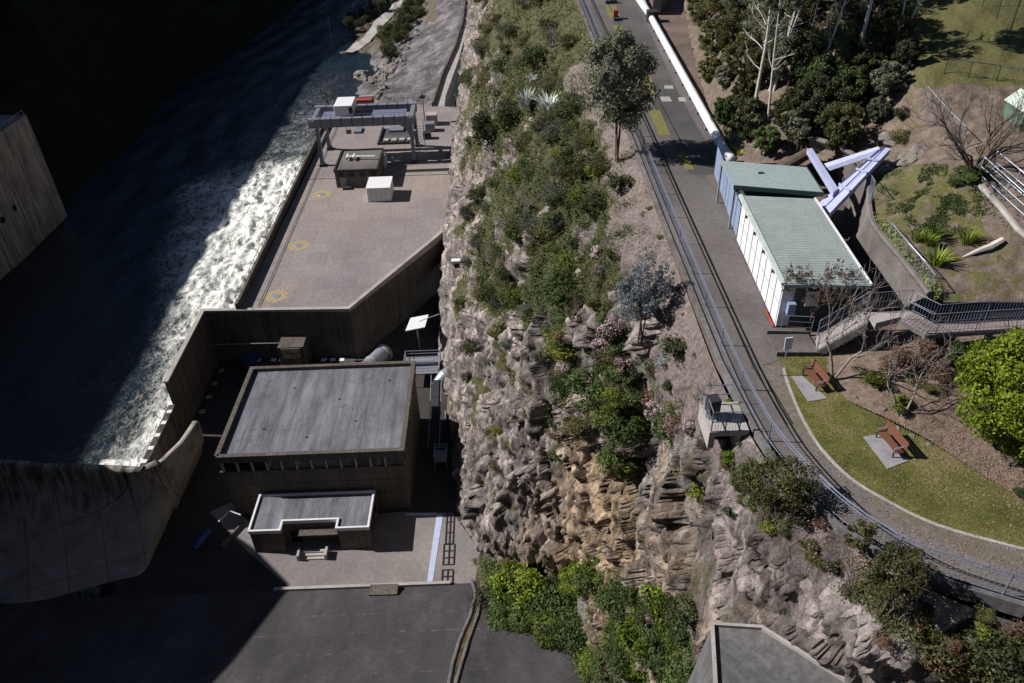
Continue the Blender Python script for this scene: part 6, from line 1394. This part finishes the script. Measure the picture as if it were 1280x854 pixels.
# ivy strip between slope and low fence
rng = np.random.default_rng(5); C = []
for i in range(2600):
    s = random.random()*5; k = int(s); f = s-k; L_ = [(1090, 276), (1105, 292), (1122, 312), (1140, 335), (1158, 358), (1170, 372)]; a = L_[k][0]*(1-f)+L_[min(5, k+1)][0]*f+random.uniform(-9, 6); b = L_[k][1]*(1-f)+L_[min(5, k+1)][1]*f+random.uniform(-6, 6)
    p = up(a, b); C.append((p.x, p.y, p.z+random.uniform(0, .35)))
V, Fq = leafquads(np.array(C), .10, rng, None, .25); tag(raw_mesh('creeper', V, Fq, leafmat('creeper_leaf', [(.08, .11, .03), (.2, .24, .08), (.3, .32, .14)])), 'pale green creeper strip between sprayed concrete and the low wire fence', 'creeper', None, 'stuff')
# grassy weeds on the garden slope
rng = np.random.default_rng(6); C = []
while len(C) < 9000:
    a = random.gauss(1165, 40); b = random.gauss(245, 32)
    if a < 1095 or b < 205 or b > 330: continue
    p = up(a, b)
    if noise.fractal(p*.9, .8, 2, 4) < .12: continue
    if len(C) > 5500: break
    C.append((p.x, p.y, p.z+random.uniform(0, .1)))
V, Fq = leafquads(np.array(C), .055, rng, np.tile([0, 0, .5], (len(C), 1)), .5); tag(raw_mesh('garden_weeds', V, Fq, LEAF['green']), 'patchy low green weeds over the bare garden slope', 'weeds', None, 'stuff')
p = up(1216, 215); baretree('tree', 'large leafless tree with many spreading twigs right of the boom', p, 2.2, .09, 4, 3, 31, 6, .42, .12, K['bark'], tilt=.75)
for (a, b, r) in ((1205, 222, 16), (1222, 218, 14), (1195, 232, 12)): p = up(a, b); shrub('green', tuple(p), depth_r(p, r), 'green bush at the foot of the leafless spreading tree', 'bushes under the leafless tree', h=.4)
p = up(1040, 475); baretree('tree', 'leafless tree with pale twigs in front of the stairs, beside the bench', p, 2.3, .075, 4, 3, 32, 2, .5, .3, K['barkg'], None, ('russet', .35, .05), .35)
p = up(1125, 520); baretree('tree', 'dark leafless tree leaning behind the yellow shrub on the planted bank', p, 1.6, .06, 4, 3, 33, 2, .55, .2, K['barkg'], None, None, .6)
p = up(1010, 412); baretree('tree', 'russet budded small tree against the shed end', p, 1.45, .04, 4, 3, 34, 3, .5, .3, K['bark'], None, ('russet', .9, .07), .4)
for (a, b, r, kd, lb, hh) in [(1110, 465, 26, 'russet', 'russet brown leafless hedge bush, left end below the boardwalk', .7), (1145, 455, 30, 'russet', 'russet brown hedge bush in the middle below the boardwalk', .7), (1170, 470, 22, 'russet', 'russet brown hedge bush, right end below the boardwalk', .7), (1090, 485, 17, 'lime', 'yellow green shrub at the left end of the planted bank', .8), (1072, 475, 14, 'dry', 'dry brown shrub beside the leafless tree on the planted bank', .8),
   (1126, 515, 18, 'lime', 'rounded yellow orange shrub above the farther bench', .8), (1195, 455, 20, 'green', 'fresh green bush beside the bright green tree', .9), (1180, 430, 14, 'bright', 'green bush under the boardwalk', .8), (1165, 490, 14, 'olive', 'olive bush on the planted bank', .6), (1275, 620, 10, 'green', 'small green bush at the right edge of the lawn', .7), (1140, 480, 14, 'dry', 'dry bush among the russet hedge', .6)]:
    p = up(a, b); shrub(kd, tuple(p), depth_r(p, r), lb, None, h=hh)
p = up(1262, 560); tree('tree', 'big rounded bright yellow green tree at the right edge of the lawn', p, 6.2, (2.7, 2.5, 2.9), 'camphor', K['bark'], 41, None, 3, 42000, .075, 120, .24, cz=2.85, tr=.16)
# ------------------------------------------------------------------ bushland, top right
def gumtree(px, py, H, cr, seed, label, ln, trf=.16, n=5000, forks=2, cz=None):
    p = up(px, py); return tree('gum_tree', label, p, H, cr, 'gum', K['barkw'], seed, None, forks, n, .11, 46, .2, cz=cz, tr=trf, lean=ln)
gumtree(941, 143, 11.5, (2.6, 2.4, 2.6), 51, 'pale trunked gum tree nearest the white pipe', .2, .11, 6000, 1, 9.2)
gumtree(966, 115, 11.5, (3.0, 2.6, 2.4), 52, 'forked white trunked gum tree in the middle of the bushland', .8, .14, 6000, 2, 9.4)
gumtree(1066, 98, 12.5, (3.0, 2.6, 2.4), 53, 'straight grey trunked gum tree leaning right above the dark bushes', 1.2, .13, 6000, 1, 10.6)
gumtree(1120, 70, 9.0, (2.4, 2.2, 2.0), 54, 'thin gum tree with open crown at the edge of the field', .6, .1, 2200, 2, 7.2)
gumtree(960, 150, 9.5, (1.8, 1.6, 1.6), 55, 'slender pale gum tree between the pipe side gum and the forked one', -.3, .08, 1800, 1, 8.2)
gumtree(1010, 130, 10, (2.0, 1.8, 1.8), 56, 'slender leaning gum tree right of the forked one', .9, .08, 2200, 1, 8.6)
TR = [(890, 60, 20, 'olive'), (885, 95, 16, 'olive'), (905, 150, 18, 'green'), (880, 25, 22, 'olive'), (925, 90, 26, 'olive'), (925, 30, 28, 'gum'), (950, 100, 24, 'olive'), (975, 60, 30, 'gum'), (1000, 90, 26, 'olive'), (1000, 10, 34, 'gum'), (1065, 15, 34, 'gum'), (1110, 60, 26, 'olive'), (1115, -5, 30, 'gum'), (1075, 110, 24, 'olive'), (1050, 70, 26, 'olive'), (905, 105, 14, 'dark'), (930, 160, 24, 'dark'), (915, 60, 26, 'olive'), (900, 20, 26, 'olive'), (950, 60, 30, 'gum'), (985, 155, 26, 'olive'), (1000, 175, 24, 'dark'), (1020, 150, 34, 'dark'), (1045, 175, 28, 'dark'), (985, 95, 28, 'dark'), (1030, 95, 34, 'dark'), (1010, 40, 36, 'dark'), (1060, 45, 34, 'dark'),
      (1090, 25, 28, 'olive'), (1055, 130, 26, 'green'), (965, 25, 30, 'dark'), (1085, 75, 22, 'dark'), (1120, 30, 20, 'dark'), (1105, 115, 20, 'dark'), (955, 185, 17, 'green'), (870, 5, 14, 'olive'), (1040, 0, 30, 'olive'), (990, -5, 30, 'gum'), (940, -5, 30, 'olive'), (925, 125, 16, 'olive'), (1130, 80, 16, 'dark'), (1015, 120, 26, 'green'), (1095, 145, 14, 'dark')]
wordy = {'dark': 'dark evergreen', 'olive': 'olive brown', 'gum': 'grey green', 'green': 'mid green'}
for i, (a, b, r, kd) in enumerate(TR):
    p = up(a, b+r*.55); rr = depth_r(p, r); 
    kd = ['gum', 'dark', 'olive'][i % 3] if kd == 'dark' else kd
    lb = '%s %s tree %s, %s of the bushland' % ('large' if r > 28 else 'mid sized' if r > 20 else 'small', wordy[kd], 'close to the white pipe' if a < 920 else 'left of the forked gum' if a < 965 else 'behind the forked gum' if a < 1015 else 'by the leaning gum' if a < 1075 else 'beside the open field', 'front edge' if b > 140 else 'middle' if b > 75 else 'upper part' if b > 30 else 'far back')
    tree('bush_tree', lb, p, rr*2.3, (rr, rr*.95, rr*1.05), kd, K['bark'], 60+i, '%s trees of the bushland' % wordy[kd], 2, int(5200+rr*1500), .085, 60, .2, cz=rr*1.15, tr=.09, branches=False)
for i in range(40):
    a = random.uniform(868, 1130); b = random.uniform(0, 190)
    if b > 40 and a < 900: continue
    p = up(a, b); kd = random.choice(['dark', 'olive', 'green', 'dry']); shrub(kd, tuple(p), depth_r(p, random.uniform(9, 16)), '%s understorey shrub between the trees %s' % (GN[kd], 'just behind the pipe' if a < 940 else 'around the forked gum' if a < 1030 else 'above the boom'), '%s understorey shrubs of the bushland' % GN[kd], name='understorey_bush', cat='bush')
# trees along the river ramp
for i in range(46):
    if i < 18: a = 438+random.random()*75; b = 42-(a-438)*.68+random.uniform(-12, 3)
    else: s_ = random.random(); a = 474+s_*55+random.uniform(-8, 10); b = 66-s_*62+random.uniform(-10, 18)
    h = bvh_b.ray_cast(Vector(CAM), ray(a, b))[0]
    if h is None: continue
    r = random.uniform(2.0, 3.6); shrub('dark', (h.x, h.y, max(h.z, -4.5)), r, 'dark green bush on the river bank beside the pale ramp' if i < 18 else 'dark green bush between ramp and boulders, %s stretch of the bank' % ('near' if b > 62 else 'middle' if b > 35 else 'far'), 'bushes on the far side of the ramp' if i < 18 else 'bushes between ramp and boulders', name='river_bush', cat='bush', h=1.2)
h = P(415, 142, -5); baretree('tree', 'leafless dead tree standing in the river beyond the crane', tuple(h), 4.5, .25, 3, 3, 71, 3, .5, .3, K['bark'], tilt=.3)
# lawn grass tufts
rng = np.random.default_rng(8); C = []; lp = [(a, b) for a, b in lawn]; xs = [p[0] for p in lp]; ys = [p[1] for p in lp]
while len(C) < 14000:
    x = random.uniform(min(xs), 24); y = random.uniform(min(ys), max(ys))
    if point_in(lp, x, y): C.append((x, y, ZR+.03))
V, Fq = leafquads(np.array(C), .03, rng, np.tile([0, 0, .3], (len(C), 1)), .4); tag(raw_mesh('grass_blades', V, Fq, leafmat('blade', [(.07, .08, .02), (.15, .15, .04), (.25, .21, .1)])), 'short green and straw grass of the lawn', 'grass', None, 'stuff')
# scattered fallen leaves
rng = np.random.default_rng(9); C = []
for i in range(9000):
    if i % 3 == 0: a = random.uniform(1100, 1290); b = 500+(a-1100)*.55+random.gauss(10, 26); p = up(a, b)
    elif i % 3 == 1: a = 812+random.random()*88; b = (a-812)*1.9+random.uniform(-40, 30); p = Vector(P(a+22, max(-20, b), ZR)); p.z += .01
    else: a = random.uniform(1000, 1290); b = random.uniform(560, 720); p = up(a, b)
    C.append((p.x, p.y, p.z+.03))
V, Fq = leafquads(np.array(C), .035, rng, np.tile([0, 0, 1.5], (len(C), 1)), .6); tag(raw_mesh('fallen_leaves', V, Fq, leafmat('dead_leaf', [(.12, .07, .05), (.3, .2, .15), (.45, .36, .3)])), 'scattered dead leaves on lawn, verge and path beside the pipe', 'leaves', None, 'stuff')
